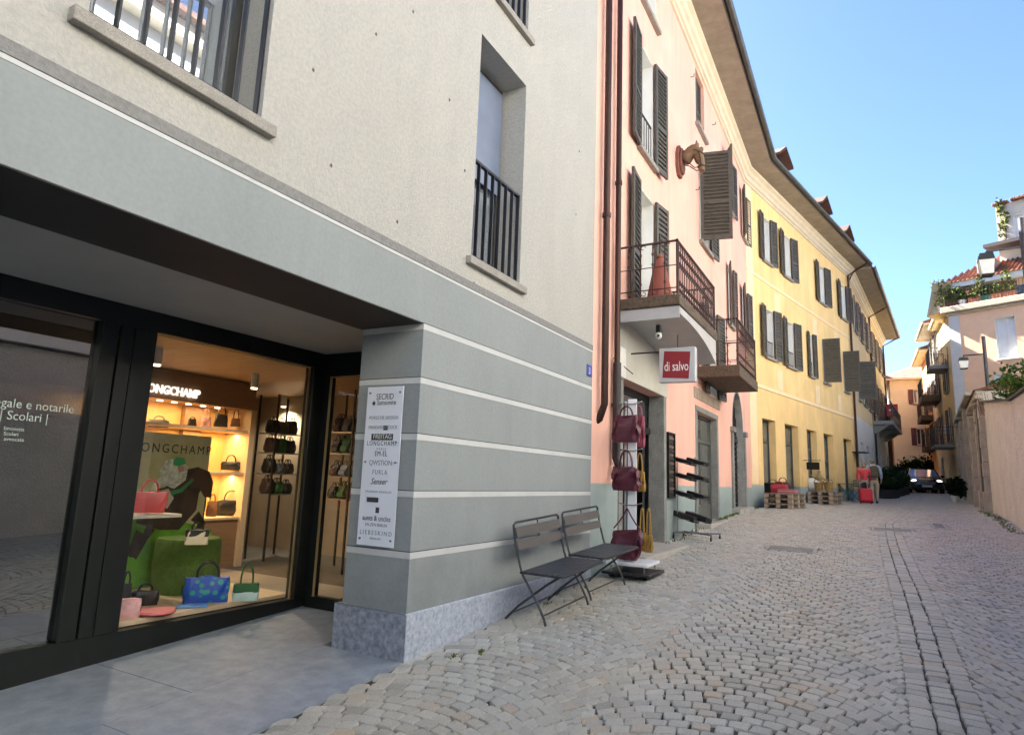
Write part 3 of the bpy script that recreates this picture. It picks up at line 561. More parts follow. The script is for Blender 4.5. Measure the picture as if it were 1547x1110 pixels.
# ================================================================ yellow house
YELM=zmat('yellow_render',.06,(.38,.45,.43),(.90,.625,.27),patch=.05,var=.09,bump=.25,bscale=45,edge=.02)
YL=thing('yellow_house','butter yellow house with a row of tall shop openings beyond the pink one','building',tuple(YW(6,0,-.5)))
y=lambda px,py: A(YW,px,py)
top=[(y(1151.6,355),y(1162.3,365)),(y(1182.7,380),y(1193.5,390)),(y(1236,430),y(1245,438)),(y(1269,455),y(1277,462))]
mid=[(y(1155.7,500),y(1168,505)),(y(1188,520),y(1199,525)),(y(1222,535),y(1227.5,540)),(7.75,8.45),(10.7,11.3)]
gf=[(1.0,2.15),(3.05,4.4),(5.35,6.5),(7.4,8.65),(10.15,11.4)]
print('yel',top,mid)
ops=[(p,q,7.52,9.1) for p,q in top]+[(p,q,4.22,5.86) for p,q in mid]+[(p,q,-.9,2.15,.3) for p,q in gf]+[(12.0,12.3,-.6,2.0,.3)]
mb=MB(YW); wallface(mb,0,12.4,-1.2,9.75,ops,.22); shell(mb,0.001,12.4,-1.2,9.75,8); mb.build('wall',YELM,YL)
for i,(p,q) in enumerate(top): window(YW,p,q,7.52,9.1,YL,sh=(.62,.62) if i!=3 else (.9,.6),slats=16,ang=(.12,.2))
for i,(p,q) in enumerate(mid[:3]): window(YW,p,q,4.22,5.86,YL,sh=(.6,.6),slats=16,rail=.55,ang=(.12,.2))
for i,(p,q) in enumerate(mid[3:]):
    w=window(YW,p,q,4.22,5.86,YL,slats=16); shutter(YW,p-.02,4.18,5.95,.62,1,PI/2*.85,SHUT,w,16,b=.03,lab='shutter swung straight out from the wall'); 
SF2=mat('grey_shop_frame',(.06,.065,.065),.5)
GY=[(-.52,1.45),(-.5,1.5),(-.48,1.45),(-.46,1.1),(-.44,1.4)]
for (p,q),(zb,sp) in zip(gf,GY):
    shopdoor(YW,(p,q,zb,2.15),YL,sp,depth=.28,frame=None,door=(p,q) in (gf[1],gf[4]),leaf=SF2,base=zb,glass=mat('mottled_grey_shop_glass',(.10,.11,.10),.05,spec=1,var=.4,vscale=.8))
PALE=mat('pale_yellow_band',(.95,.72,.44),.85,var=.05)
mb=MB(YW); mb.box(0,12.4,0,.03,3.09,3.21); mb.box(.0,12.4,0,.02,6.74,6.84); mb.box(0.002,.55,0,.012,.1,9.72); mb.build('string_courses',PALE,YL)
mb=MB(YW)
for p in (2.45,6.6,9.6):
    for z0_,z1_ in ((5.5,6.6),(3.25,3.95)): mb=MB(YW); mb.box(p,p+.55,0,.006,z0_,z1_); mb.build('faded_panel',mat('faded_panel_paint',(.95,.71,.42),.85,var=.08,vscale=3),YL)
wi,wz=aw(YW,1186,760)
text('al',YW(1.3,-.24,.95),YW.U,(0,0,1),.42,mat('white_sticker',(.8,.8,.8),.5),'window_sticker',YL)
yl_path=[((-3.1,20.5),(bis.x,bis.y)),((-.4,32.6),(bis2.x,bis2.y))]
rfy=eave(yl_path,YL,corn=CORN,soff=SOFF,gut=ZINC,tile=TILE)
p0=YW(11.95,.9,10.15); p1=YW(11.9,.1,9.7); 
downpipe([p0,YW(11.9,.5,9.95),p1,YW(11.9,.08,1.3),YW(11.9,.08,1.0)],.05,YL)
mb=MB(YW); mb.box(11.4,12.2,.0,.5,1.62,1.66); mb.build('bracket',IRON,YL)
# dormers on the long roof
def dormer(px,py,b,parent,wd=1.1,hh=.8,k=0):
    fr=YW; a0,z0=aw(fr,px,py,b); 
    mb=MB(fr); mb.box(a0-wd/2,a0+wd/2,b-2.2,b,z0-1.2,z0+hh*.2); d=mb.build('dormer',mat('dormer_brick',(.12,.07,.05),.9,var=.3,vscale=6),parent)
    mb=MB(fr); e=.22
    mb.add([(a0-wd/2-e,b+.3,z0+hh*.15),(a0,b+.3,z0+hh*.8),(a0+wd/2+e,b+.3,z0+hh*.15),(a0-wd/2-e,b-2.4,z0+hh*.15),(a0,b-2.4,z0+hh*.8),(a0+wd/2+e,b-2.4,z0+hh*.15),
            (a0-wd/2-e,b+.3,z0+hh*.03),(a0,b+.3,z0+hh*.66),(a0+wd/2+e,b+.3,z0+hh*.03),(a0-wd/2-e,b-2.4,z0+hh*.03),(a0,b-2.4,z0+hh*.66),(a0+wd/2+e,b-2.4,z0+hh*.03)],
           [(0,1,4,3),(1,2,5,4),(6,9,10,7),(7,10,11,8),(0,6,7,1),(1,7,8,2),(3,4,10,9),(4,5,11,10),(0,3,9,6),(2,8,11,5)])
    mb.build('dormer_roof',mat('dark_old_tiles',(.085,.045,.03),.9,var=.3,vscale=6),d)
    mb=MB(fr); mb.box(a0-wd/2+.15,a0+wd/2-.15,b,b+.02,z0-.6,z0+.1); mb.build('dormer_window',SHUTB,d)
for px,py,b_ in ((1177,252,-.45),(1240,322,-.45),(1275,364,-.45)): dormer(px,py-3,b_,YL,1.1,.85)
# ================================================================ next house beyond
B2M=zmat('faded_ochre_render',3.4,(.60,.60,.55),(.66,.50,.27),var=.08,bump=.2,edge=.1)
FH=thing('ochre_house','faded ochre house with a pale blue ground floor past the yellow one','building',tuple(BW(5,0,0)))
op=[]
tA=[(1.3+i*2.35,2.1+i*2.35) for i in range(7)]
ops=[(p,q,7.52,9.1) for p,q in tA]+[(p,q,4.22,6.1) for p,q in tA]+[(p,q,-.6,2.2,.2) for p,q in tA[::1]]
mb=MB(BW); wallface(mb,0,16.57,-1,9.75,ops,.2); shell(mb,0.001,16.57,-1,9.75,7); mb.build('wall',B2M,FH)
mb=MB(); mb.box(-9,.2,50.2,64,-1,10.2); mb.build('added_shade_block',B2M,FH)  # unseen block, added to throw shade on the cream end house
for p,q in tA:
    window(BW,p,q,7.52,9.1,FH,sh=(.5,.5),slats=9,m=SHUTB); 
    if p>2: window(BW,p,q,4.22,6.1,FH,sh=(.5,.5),slats=9,m=SHUTB)
    shopdoor(BW,(p,q,-.3,2.2),FH,1.5,depth=.18,frame=None,leaf=SF2,base=-.3)
w=window(BW,tA[0][0],tA[0][1],4.22,6.1,FH,slats=9); shutter(BW,tA[0][0],4.2,6.0,.75,1,PI/2*.85,SHUT,w,14,b=.03)
balcony(BW,7.2,14.8,.95,3.75,4.75,FH,step=.28,slabm=mat('grey_stone_slab',(.25,.25,.24),.85),slabh=.2,m=IRON,curl=False)
for x in (7.6,11,14.4): mb=MB(BW); mb.prism([(0,3.1),(.15,3.1),(.8,3.55),(0,3.55)],'a',x-.1,x+.1); mb.build('balcony_bracket',MATS['grey_stone_slab'],FH)
eave([((-.4,32.6),(bis2.x,bis2.y)),((1.16,49.1),n2(BW))],FH,zc=9.6,corn=CORN,soff=SOFF,gut=ZINC,tile=TILE,ov=.95)
downpipe([BW(7.6,1.0,10.1),BW(7.6,.1,9.6),BW(7.6,.08,.6)],.05,FH); downpipe([BW(16.2,1.0,10.1),BW(16.2,.1,9.6),BW(16.2,.08,.6)],.05,FH)
# ================================================================ ground and setts
def sheet(name,xs,ys,dz,m):
    V=[(x,y,float(ground(x,y))+dz) for y in ys for x in xs]; n=len(xs)
    Fc=[(j*n+i,j*n+i+1,(j+1)*n+i+1,(j+1)*n+i) for j in range(len(ys)-1) for i in range(n-1)]
    me=bpy.data.meshes.new(name); me.from_pydata(V,[],Fc); me.materials.append(m); o=link(name,me); return tag(o,kind='structure')
EARTH=mat('sandy_joint_earth',(.055,.05,.042),.95,col2=(.10,.09,.07),vscale=2,bump=.5,bscale=60)
sheet('ground',[-400,-60,-20]+list(np.linspace(-8,8,33))+[20,60,400],[-60,-30,-10,0,4,8,12,16,18,20,22,24,26,28,30,33,36,38,42,50,60,90,120,600],-.08,EARTH)
sheet('sand_joints',list(np.linspace(-3.6,6,49)),list(np.linspace(-2,47,197)),-.017,mat('sandy_joint_fill',(.035,.03,.025),.95,col2=(.085,.075,.055),vscale=3,bump=.5,bscale=80))
LINE_L=[(-20,-3.1),(20.5,-3.1),(32.6,-.4),(49.1,1.16),(70,1.5)]
LINE_R=[(-20,2.4),(16,2.56),(22.8,3.0),(40,4.08),(57,4.0),(70,4)]
xl=lambda Y: np.interp(Y,[p[0] for p in LINE_L],[p[1] for p in LINE_L]); xr=lambda Y: np.interp(Y,[p[0] for p in LINE_R],[p[1] for p in LINE_R])
def shx(Y): return np.where(Y>17,(Y-17)*.085+.0*Y,0)+.05*np.sin(Y*.35)*np.clip((Y-5)/5,0,1)
S=.110; TW=.118
P4=[]   # each stone: 4 corners in plan
def addstones(fn,ss,k0,k1,stag=True):
    pass
g=np.random.default_rng(11)
def col_arcs(xc,W,Y0,Y1,phase):
    """segmental arcs, crown pointing up the street; stones laid along each arc"""
    R=W/1.62; rise=lambda s: np.sqrt(np.maximum(R*R-(s)**2,0))-R
    pitch=S*.98; n=int((Y1-Y0)/pitch)
    nst=max(6,int(round(W*1.09/TW)))
    for k in range(n):
        off=(k%2)*.5+g.uniform(-.16,.16)
        e=[-.5]+[(j+off)/nst-.5 for j in range(0 if off>.2 else 1,nst+1) if .02<(j+off)/nst<.98]+[.5]
        th=[math.asin(min(1,W*.5/R))*2*t for t in e]
        for t0,t1 in zip(th[:-1],th[1:]):
            if t1-t0<.03: continue
            s0,s1=R*math.sin(t0),R*math.sin(t1); 
            c=[]
            for s,dk in ((s0,0),(s1,0),(s1,1),(s0,1)):
                # radial-ish joints: the upper edge of a stone leans outward along the arc
                lean=(s/R)*S*.62*dk
                c.append((xc+s+lean-(s/R)*S*.31,Y0+phase+(k+dk)*pitch+rise(s)))
            P4.append(c)
def gutter(xc,W,Y0,Y1):
    rows=3
    for r in range(rows):
        yy=Y0+g.uniform(0,.1)
        while yy<Y1:
            l=S*g.uniform(.85,1.25); x0=xc-W/2+W*r/rows; P4.append([(x0,yy),(x0+W/rows,yy+g.uniform(-.01,.01)),(x0+W/rows,yy+l),(x0,yy+l)]); yy+=l
Ya,Yb=-2.0,47
for xc,W,ph in ((-.735,1.73,0),(-2.465,1.73,.4),(-4.2,1.73,.1),(1.415,1.73,.25),(3.145,1.73,.6),(4.9,1.73,0),(6.6,1.73,0)): col_arcs(xc,W,Ya,Yb,ph)
gutter(.34,.42,Ya,Yb)
Q=np.array(P4); # n,4,2
Q=Q+np.clip(g.normal(size=Q.shape)*.006,-.014,.014)
Q[:,:,0]+=shx(Q[:,:,1])
cen=Q.mean(1); 
inroad=(cen[:,0]>xl(cen[:,1])+.0)&(cen[:,0]<xr(cen[:,1])+.1)&(cen[:,1]>.5)
# recess floor slab and manholes are left free
inroad&=~((cen[:,1]<4.0)&(cen[:,0]<-3.07))
COVERS=[]
for (px,py,w,l) in ((1195,829,.75,.55),(1348,800,.75,.7),(1418,794,.28,1.1)):
    q=onG(px,py); COVERS.append((q[0],q[1],w,l)); inroad&=~((abs(cen[:,0]-q[0])<w/2+.02)&(abs(cen[:,1]-q[1])<l/2+.02))
Q=Q[inroad]; cen=cen[inroad]; n=len(Q); print('stones',n)
ctr=Q.mean(1,keepdims=True); dv=Q-ctr; ln=np.linalg.norm(dv,axis=2,keepdims=True)+1e-6
gap=g.uniform(.0055,.0105,(n,1,1))
# rounded-square ring: 8 points per ring so that corners are clipped
def ring(shr,clip):
    B=ctr+dv*np.maximum(.2,(ln-shr)/ln)
    nx=np.roll(B,-1,axis=1); a=B+(nx-B)*clip; b=B+(nx-B)*(1-clip)
    return np.stack([a,b],2).reshape(n,8,2)
near=True
h0=g.normal(size=(n,1))*.0022; tiltx=g.normal(size=(n,1))*.016; tilty=g.normal(size=(n,1))*.016
def z(rg,dz): 
    return ground(rg[:,:,0],rg[:,:,1])+dz+h0+(rg[:,:,0]-ctr[:,:,0])*tiltx+(rg[:,:,1]-ctr[:,:,1])*tilty
r1=ring(gap*1.0,.09); r2=ring(gap+.002,.09); r3=ring(gap+.008,.10)
V=np.concatenate([np.dstack([r1,z(r1,-.034)]),np.dstack([r1,z(r1,-.010)]),np.dstack([r2,z(r2,-.002)]),np.dstack([r3,z(r3,.0035)]),np.dstack([ctr,(ground(ctr[:,:,0],ctr[:,:,1])+h0+g.normal(size=(n,1))*.0008+.0042)])],1) # n,33,3
m_=33; 
fq=[];ft=[]
for r in range(3):
    for k in range(8): fq.append((r*8+k,r*8+(k+1)%8,(r+1)*8+(k+1)%8,(r+1)*8+k))
for k in range(8): ft.append((24+k,24+(k+1)%8,32))
fq=np.array(fq);ft=np.array(ft); base=(np.arange(n)*m_)[:,None,None]
lq=(fq[None]+base).reshape(-1); lt=(ft[None]+base).reshape(-1)
me=bpy.data.meshes.new('cobblestone_street'); me.vertices.add(n*m_); me.vertices.foreach_set('co',V.reshape(-1).astype(np.float32))
nq,nt_=n*len(fq),n*len(ft); me.loops.add(len(lq)+len(lt)); me.loops.foreach_set('vertex_index',np.concatenate([lq,lt]).astype(np.int32))
me.polygons.add(nq+nt_); me.polygons.foreach_set('loop_start',np.concatenate([np.arange(nq)*4,nq*4+np.arange(nt_)*3]).astype(np.int32))
me.polygons.foreach_set('loop_total',np.concatenate([np.full(nq,4),np.full(nt_,3)]).astype(np.int32)); me.polygons.foreach_set('use_smooth',np.zeros(nq+nt_,bool))
me.update(calc_edges=True); me.validate()
def settmat():
    m=bpy.data.materials.new('porphyry_setts'); m.use_nodes=True; nt=m.node_tree; N=nt.nodes; L=nt.links; b=N['Principled BSDF']
    gg=N.new('ShaderNodeNewGeometry'); cr=N.new('ShaderNodeValToRGB'); el=cr.color_ramp.elements
    cols=[(0,(.31,.30,.27)),(.12,(.43,.415,.375)),(.3,(.38,.37,.335)),(.45,(.47,.455,.41)),(.6,(.41,.40,.365)),(.75,(.50,.485,.44)),(.9,(.42,.405,.365)),(.994,(.45,.38,.30))]
    el[0].position=0; el[0].color=(*cols[0][1],1); el[1].position=cols[1][0]; el[1].color=(*cols[1][1],1)
    for p,c in cols[2:]: e=el.new(p); e.color=(*c,1)
    L.new(gg.outputs['Random Per Island'],cr.inputs[0])
    n=N.new('ShaderNodeTexNoise'); n.inputs['Scale'].default_value=110; n.inputs['Detail'].default_value=6; n.inputs['Roughness'].default_value=.7; L.new(gg.outputs['Position'],n.inputs['Vector'])
    mr=N.new('ShaderNodeMapRange'); mr.inputs[1].default_value=.3; mr.inputs[2].default_value=.7; mr.inputs[3].default_value=.72; mr.inputs[4].default_value=1.3; L.new(n.outputs['Fac'],mr.inputs[0])
    mx=N.new('ShaderNodeMix'); mx.data_type='RGBA'; mx.blend_type='MULTIPLY'; mx.inputs[0].default_value=1; L.new(cr.outputs[0],mx.inputs[6]); L.new(mr.outputs[0],mx.inputs[7])
    n2=N.new('ShaderNodeTexNoise'); n2.inputs['Scale'].default_value=.9; n2.inputs['Detail'].default_value=6; L.new(gg.outputs['Position'],n2.inputs['Vector'])
    c2=N.new('ShaderNodeValToRGB'); c2.color_ramp.elements[0].position=.35; c2.color_ramp.elements[0].color=(1.03,1.0,.94,1); c2.color_ramp.elements[1].position=.65; c2.color_ramp.elements[1].color=(.95,.98,1.0,1); L.new(n2.outputs['Fac'],c2.inputs[0])
    m3=N.new('ShaderNodeMix'); m3.data_type='RGBA'; m3.blend_type='MULTIPLY'; m3.inputs[0].default_value=1; L.new(mx.outputs[2],m3.inputs[6]); L.new(c2.outputs[0],m3.inputs[7])
    L.new(m3.outputs[2],b.inputs['Base Color'])
    n4=N.new('ShaderNodeTexNoise'); n4.inputs['Scale'].default_value=45; n4.inputs['Detail'].default_value=8; n4.inputs['Roughness'].default_value=.75; L.new(gg.outputs['Position'],n4.inputs['Vector'])
    bp=N.new('ShaderNodeBump'); bp.inputs['Strength'].default_value=.85; bp.inputs['Distance'].default_value=.012; L.new(n4.outputs['Fac'],bp.inputs['Height']); L.new(bp.outputs[0],b.inputs['Normal'])
    b.inputs['Roughness'].default_value=.5; b.inputs['Specular IOR Level'].default_value=.55
    return m
SETT=settmat(); me.materials.append(SETT); o=link('cobblestone_street',me); tag(o,kind='structure')
# far street surface
sheet('far_street',[-1,0,1,2,3,4,5,6],[46.6,50,54,58],-.004,mat('far_setts',(.18,.175,.17),.7,var=.25,vscale=12,bump=.6,bscale=14,bdist=.03))
# moss and sand in the joints along the walls
# recess floor
SLAB=mat('recess_granite_paving',(.20,.235,.285),.5,col2=(.31,.35,.40),vscale=7,bump=.15,bscale=160,fine=320)
mb=MB()
def slab(x0,x1,y0,y1,t=.012):
    zz=[ground(x0,y0),ground(x1,y0),ground(x1,y1),ground(x0,y1)]; c=((x0,y0),(x1,y0),(x1,y1),(x0,y1)); g_=.004
    c=((x0+g_,y0+g_),(x1-g_,y0+g_),(x1-g_,y1-g_),(x0+g_,y1-g_))
    mb.add([(p[0],p[1],float(z_)+t) for p,z_ in zip(c,zz)]+[(p[0],p[1],float(z_)-.06) for p,z_ in zip(c,zz)],[(0,1,2,3),(0,4,5,1),(1,5,6,2),(2,6,7,3),(3,7,4,0)])
for i,(yA,yB) in enumerate(((-6,-3.9),(-3.9,-1.8),(-1.8,.4),(.4,2.35),(2.35,4.04))): slab(-3.9,-3.09,yA,yB)
for i,(yA,yB) in enumerate(((-6,-3),(-3,0),(0,2.9),(2.9,4.84))): slab(-5.0,-3.9,yA,yB)
o=mb.build('recess_pavement',SLAB); tag(o,kind='structure')
# manhole covers
IRONC=mat('worn_cast_iron',(.34,.33,.31),.5,metal=.3,var=.25,vscale=12,bump=.5,bscale=60)
labs=['low rectangular cast iron cover in the setts in front of the shoe rack','square cast iron cover at the far end of the sett gutter','narrow metal drain grating near the right hand wall']
for i,(x,yy,w,l) in enumerate(COVERS):
    mb=MB(); zf=lambda a,b:float(ground(a,b))
    mb.add([(x+sx*w/2,yy+sy*l/2,zf(x,yy+sy*l/2)+dz) for dz in (-.03,.004) for sx,sy in ((-1,-1),(1,-1),(1,1),(-1,1))],[(0,3,2,1),(4,5,6,7),(0,1,5,4),(1,2,6,5),(2,3,7,6),(3,0,4,7)])
    k=9 if i==2 else 5
    for j in range(k):
        yj=yy-l/2+.05+(l-.1)*(j+.5)/k; hw=w/2-.05; hl=(l-.1)/k*.28
        mb.add([(x+sx*hw,yj+sy*hl,zf(x,yj)+dz+ (yj-yj)) for dz in (.0,.009) for sx,sy in ((-1,-1),(1,-1),(1,1),(-1,1))],[(0,3,2,1),(4,5,6,7),(0,1,5,4),(1,2,6,5),(2,3,7,6),(3,0,4,7)])
    tag(mb.build('manhole_cover' if i<2 else 'drain_grating',IRONC),labs[i],'manhole cover' if i<2 else 'drain grating')
# ================================================================ right side
PKW=mat('pinkish_grey_roughcast',(.74,.72,.67),.95,var=.12,vscale=1.5,bump=.9,bscale=22,bdist=.025,fine=60)
COP=mat('dark_slate_coping',(.10,.09,.08),.85,var=.3,bump=.4)
path=[(2.4,-22),(2.56,16),(3.0,22.8)]
tops=[2.0,1.88,2.66]
mb=MB(); T=.3; 
for i in range(2):
    (x0,y0),(x1,y1)=path[i],path[i+1]; t0,t1=tops[i],tops[i+1]
    mb.add([(x0,y0,-3.5),(x1,y1,-2),(x1+T,y1,-2),(x0+T,y0,-3.5),(x0,y0,t0),(x1,y1,t1),(x1+T,y1,t1),(x0+T,y0,t0)],[(0,3,2,1),(4,5,6,7),(0,1,5,4),(2,3,7,6),(1,2,6,5),(3,0,4,7)])
GW=thing('garden_wall','long pinkish grey roughcast garden wall along the right side of the street','wall',(2.56,16,-.6)); mb.build('wall',PKW,GW)
mb=MB(); e=.07
for i in range(2):
    (x0,y0),(x1,y1)=path[i],path[i+1]; t0,t1=tops[i]+.003,tops[i+1]+.003
    mb.add([(x0-e,y0,t0),(x1-e,y1,t1),(x1+T+e,y1,t1),(x0+T+e,y0,t0),(x0-e,y0,t0+.045),(x1-e,y1,t1+.045),(x1+T+e,y1,t1+.07),(x0+T+e,y0,t0+.07)],[(0,3,2,1),(4,5,6,7),(0,1,5,4),(2,3,7,6),(1,2,6,5),(3,0,4,7)])
mb.build('coping',COP,GW)
# plastered entrance wall with pilasters beyond the garden wall
EW=WF((4.08,40),(3.0,22.8))   # u runs towards the camera, N faces the street
if EW.N.x>0: pass
EW=F((3.0,22.8,0),(1.08,17.2,0)); EW.N=Vector((-17.2,1.08,0)).normalized(); EW.L=17.23
OLD=mat('old_grey_cream_plaster',(.42,.39,.33),.9,col2=(.60,.56,.48),vscale=2.2,bump=.4,bscale=20)
OLDS=mat('old_stone_blocks',(.36,.33,.28),.9,col2=(.52,.48,.42),vscale=4,bump=.5,bscale=25)
EN=thing('entrance_wall','old cream plastered entrance wall with stone pilasters and grey doors past the roughcast wall','wall',tuple(EW(8,0,0)))
do=[(3.0,4.1,-.8,2.3),(6.5,7.8,-.8,2.6),(10,11.2,-.6,2.6),(13.4,14.6,-.6,2.6)]
mb=MB(EW); wallface(mb,0,5,-1.2,3.0,[d for d in do[:1]],.2); wallface(mb,5,17.2,-1.2,3.6,do[1:],.2); mb.quad((0,0,-1.2),(0,-.8,-1.2),(0,-.8,3),(0,0,3)); mb.quad((5,0,3),(5,-.8,3),(5,-.8,3.6),(5,0,3.6)); mb.quad((0,0,3),(5,0,3),(5,-.8,3),(0,-.8,3)); mb.quad((5,0,3.6),(17.2,0,3.6),(17.2,-.8,3.6),(5,-.8,3.6)); mb.quad((0,-.8,-1.2),(17.2,-.8,-1.2),(17.2,-.8,3.0),(0,-.8,3.0)); mb.build('wall',OLD,EN)
mb=MB(EW)
for x in (.12,1.9,4.6,8.6,12.2,15.6):
    top_=2.75 if x<5 else 3.3; g0=float(ground(3.3,22.8+x))-.3
    zc=g0; hts=.42
    while zc<top_-.1: 
        mb.box(x-.22,x+.22,0,.13+.012*(int(zc/hts)%2),zc,min(zc+hts-.012,top_)); zc+=hts
    mb.box(x-.27,x+.27,0,.2,top_,top_+.12); mb.box(x-.25,x+.25,0,.18,g0,g0+.85)
mb.box(0,5,0,.16,2.9,3.02); mb.box(5,17.2,0,.18,3.5,3.62); mb.build('pilasters',OLDS,EN,bevel=.01)
mb=MB(EW); mb.prism([(0,3.02),(.22,3.02),(-.9,3.35),(-.9,3.02)],'a',-.05,5); mb.build('roof_tiles',TILE,EN)
mb=MB(EW)
for p,q,z0,z1 in do: mb.box(p,q,-.19,-.12,z0,z1); mb.box((p+q)/2-.03,(p+q)/2+.03,-.12,-.1,z0,z1)
mb.build('door',mat('grey_blue_door',(.22,.24,.25),.6,var=.2),EN)
mb=MB(); c=EW(.6,.12,0); mb.tube([EW(.75,.1,2.7),EW(.75,.1,1.9),EW(.75,.12,float(ground(3.1,23.5)))],.045,10); mb.build('downpipe',ZINC,EN,smooth=True)
# ---------------- right hand apartment house with roof terrace
u=Vector((.9,-.434,0)).normalized(); RW=F((4.08,40,0),u); 
if RW.N.y>0: RW.N=-RW.N
def rp(px,py,b=0): return aw(RW,px,py,b)
SALM=mat('peach_render',(.90,.56,.35),.85,var=.05,bump=.2)
RH=thing('peach_house','tall peach apartment house with a planted roof terrace behind the garden wall','building',(4.08,40,0))
zl0=rp(1432,478)[1]; zl1=rp(1432,466)[1]; zt0=rp(1440,440)[1]; print('RW',zl0,zl1,rp(1547,450),rp(1547,740),rp(1500,480),rp(1535,540),rp(1440,432),rp(1547,395),rp(1502,375),rp(1502,310),rp(1547,308))
w1a,w1z1=rp(1502,481); w1b,_=rp(1533,481); w1z0=rp(1518,541)[1]; w2z1=rp(1510,566)[1]; w2z0=rp(1518,606)[1]-.6; w2a=rp(1512,585)[0]; w2b=rp(1524,585)[0]
mb=MB(RW); wallface(mb,0,9,-1,zl0,[(w1a,w1b,w1z0,w1z1),(w2a,w2b,w2z0,w2z1),(6,7,w1z0,w1z1)],.2); shell(mb,0,9,-1,zl0,8); mb.build('wall',SALM,RH)
window(RW,w1a,w1b,w1z0,w1z1,RH,slats=10,sillm=WHITE); window(RW,w2a,w2b,w2z0,w2z1,RH,sh=(.8,.8),slats=10,m=mat('pale_shutter',(.62,.66,.62),.6),pane=PANE)
mb=MB(RW); mb.box(0,.5,0.002,.02,-1,zl0); mb.build('corner_quoin',mat('pale_grey_plaster',(.6,.58,.55),.85,var=.06),RH)
mb=MB(RW); mb.box(-.1,9,-1.2,.12,zl0,zl0+.14); mb.box(-.25,9,-1.2,.3,zl0+.14,zl1+.02); mb.build('terrace_ledge',mat('terrace_ledge_plaster',(.5,.43,.32),.85,var=.1),RH,bevel=.03)
# terrace back wall, roof over it
zr=rp(1440,440,-1.2)[1]; zr2=zr; print('terr',zl1,zr)
mb=MB(RW); mb.box(.6,9,-4,-1.3,zl1,zr); mb.build('terrace_wall',mat('peach_terrace_render',(.70,.48,.33),.85),RH)
mb=MB(RW); mb.box(.75,1.5,-1.3,-1.27,zl1+.1,zr-.2); mb.box(2.2,3.1,-1.3,-1.27,zl1+.1,zr-.3); mb.build('terrace_window',PANE,RH)
zE=zr; a_,zR=rp(1495,378,-3)
mb=MB(RW); mb.box(-.2,9,-1.6,-.55,zE,zE+.28); mb.build('roof_fascia',WHITE,RH); 
# tiled roof with barrel tiles modelled as ridges
mb=MB(RW); L0=-.45; ridge=zE+2.3; back=-3.6
nT=44; wT=(9-L0)/nT
for i in range(nT):
    x=L0+i*wT; x2=x+wT*.62; sft=(x-L0)
    tpz=min(1,max(.12,(sft+.2)/2.3)); 
    bb=-.45+(back+.45)*tpz; zz=zE+.30+(ridge-zE-.3)*tpz
    mb.add([(x,-.45,zE+.29),(x+wT*.3,-.45,zE+.38),(x+wT*.6,-.45,zE+.29),(x,bb,zz),(x+wT*.3,bb,zz+.09),(x+wT*.6,bb,zz)],[(0,1,4,3),(1,2,5,4),(0,2,1),(3,4,5)])
    mb.quad((x,-.45,zE+.28),(x+wT,-.45,zE+.28),(x+wT,bb,zz-.02),(x,bb,zz-.02))
mb.build('tiled_roof',mat('orange_clay_tiles',(.24,.09,.045),.8,var=.3,vscale=4),RH,merge=False)
mb=MB(RW); mb.prism([(-.45,zE+.28),(back,zE+.28),(back,ridge)],'a',9,9.01); mb.box(L0,9,back-4,back,zE,zE+.3)
mb.add([(L0,-.45,zE+.275),(L0,back,zE+.275),(1.9,back,ridge-.02)],[(0,1,2)]); mb.build('roof_gable',mat('gable_plaster',(.5,.38,.28),.9),RH)
# left overhanging eave
mb=MB(RW); mb.add([(-.9,.3,zl1-.35),(-.1,.2,zl1-.1),(-.1,-4,zl1-.1),(-.9,-4,zl1-.35),(-.5,.3,zE+.2),(.1,-.3,zE+.35),(.1,-4,zE+.35),(-.5,-4,zE+.2)],[(0,1,2,3),(4,5,6,7),(0,1,5,4),(1,2,6,5),(2,3,7,6),(3,0,4,7)]); mb.build('side_eave',mat('timber_soffit',(.45,.34,.2),.8,var=.2,vscale=3),RH)
# dormer box (glass + grey cheeks) on the roof
d0,dz1=rp(1477,398,-.9); d1,_=rp(1502,398,-.9); dz0=rp(1490,418,-.9)[1]; dzt=rp(1490,391,-.9)[1]
mb=MB(RW); mb.box(d0,d1,-3,-.75,dz0,dzt); dm=mb.build('roof_dormer',mat('grey_zinc_cladding',(.28,.27,.27),.5,metal=.3),RH,bevel=.02)
mb=MB(RW); mb.box((d0+d1)/2+.05,d1-.05,-.75,-.73,dz0+.1,dzt-.05); mb.build('dormer_glass',mat('pale_sky_glass',(.55,.62,.66),.1,spec=1),dm)
# upper tower
t0,tz1=rp(1503,312,-2.2); tz0=rp(1503,375,-2.2)[1]
mb=MB(RW); wallface(mb,t0,9,tz0-2,tz1,[(t0+.75,t0+1.75,tz0+.2,tz1-.75)],.25,b=-2.2); mb.quad((t0,-2.2,tz0-2),(t0,-6,tz0-2),(t0,-6,tz1),(t0,-2.2,tz1)); mb.quad((t0,-2.2,tz1),(9,-2.2,tz1),(9,-6,tz1),(t0,-6,tz1)); mb.quad((9,-2.2,tz0-2),(9,-6,tz0-2),(9,-6,tz1),(9,-2.2,tz1)); mb.quad((t0,-6,tz0-2),(9,-6,tz0-2),(9,-6,tz1),(t0,-6,tz1)); mb.build('penthouse_wall',mat('pale_cream_plaster',(.55,.49,.4),.85,var=.06),RH)
window(RW,t0+.75,t0+1.75,tz0+.2,tz1-.75,RH,b=-2.2,sill=False)
mb=MB(RW); mb.box(t0-.1,t0+.6,-2.5,-2.05,tz1+.002,tz1+.15); mb.box(t0+.75,9,-6,-1.9,tz1+.002,tz1+.14); mb.build('penthouse_roof',TILE,RH,bevel=.02)
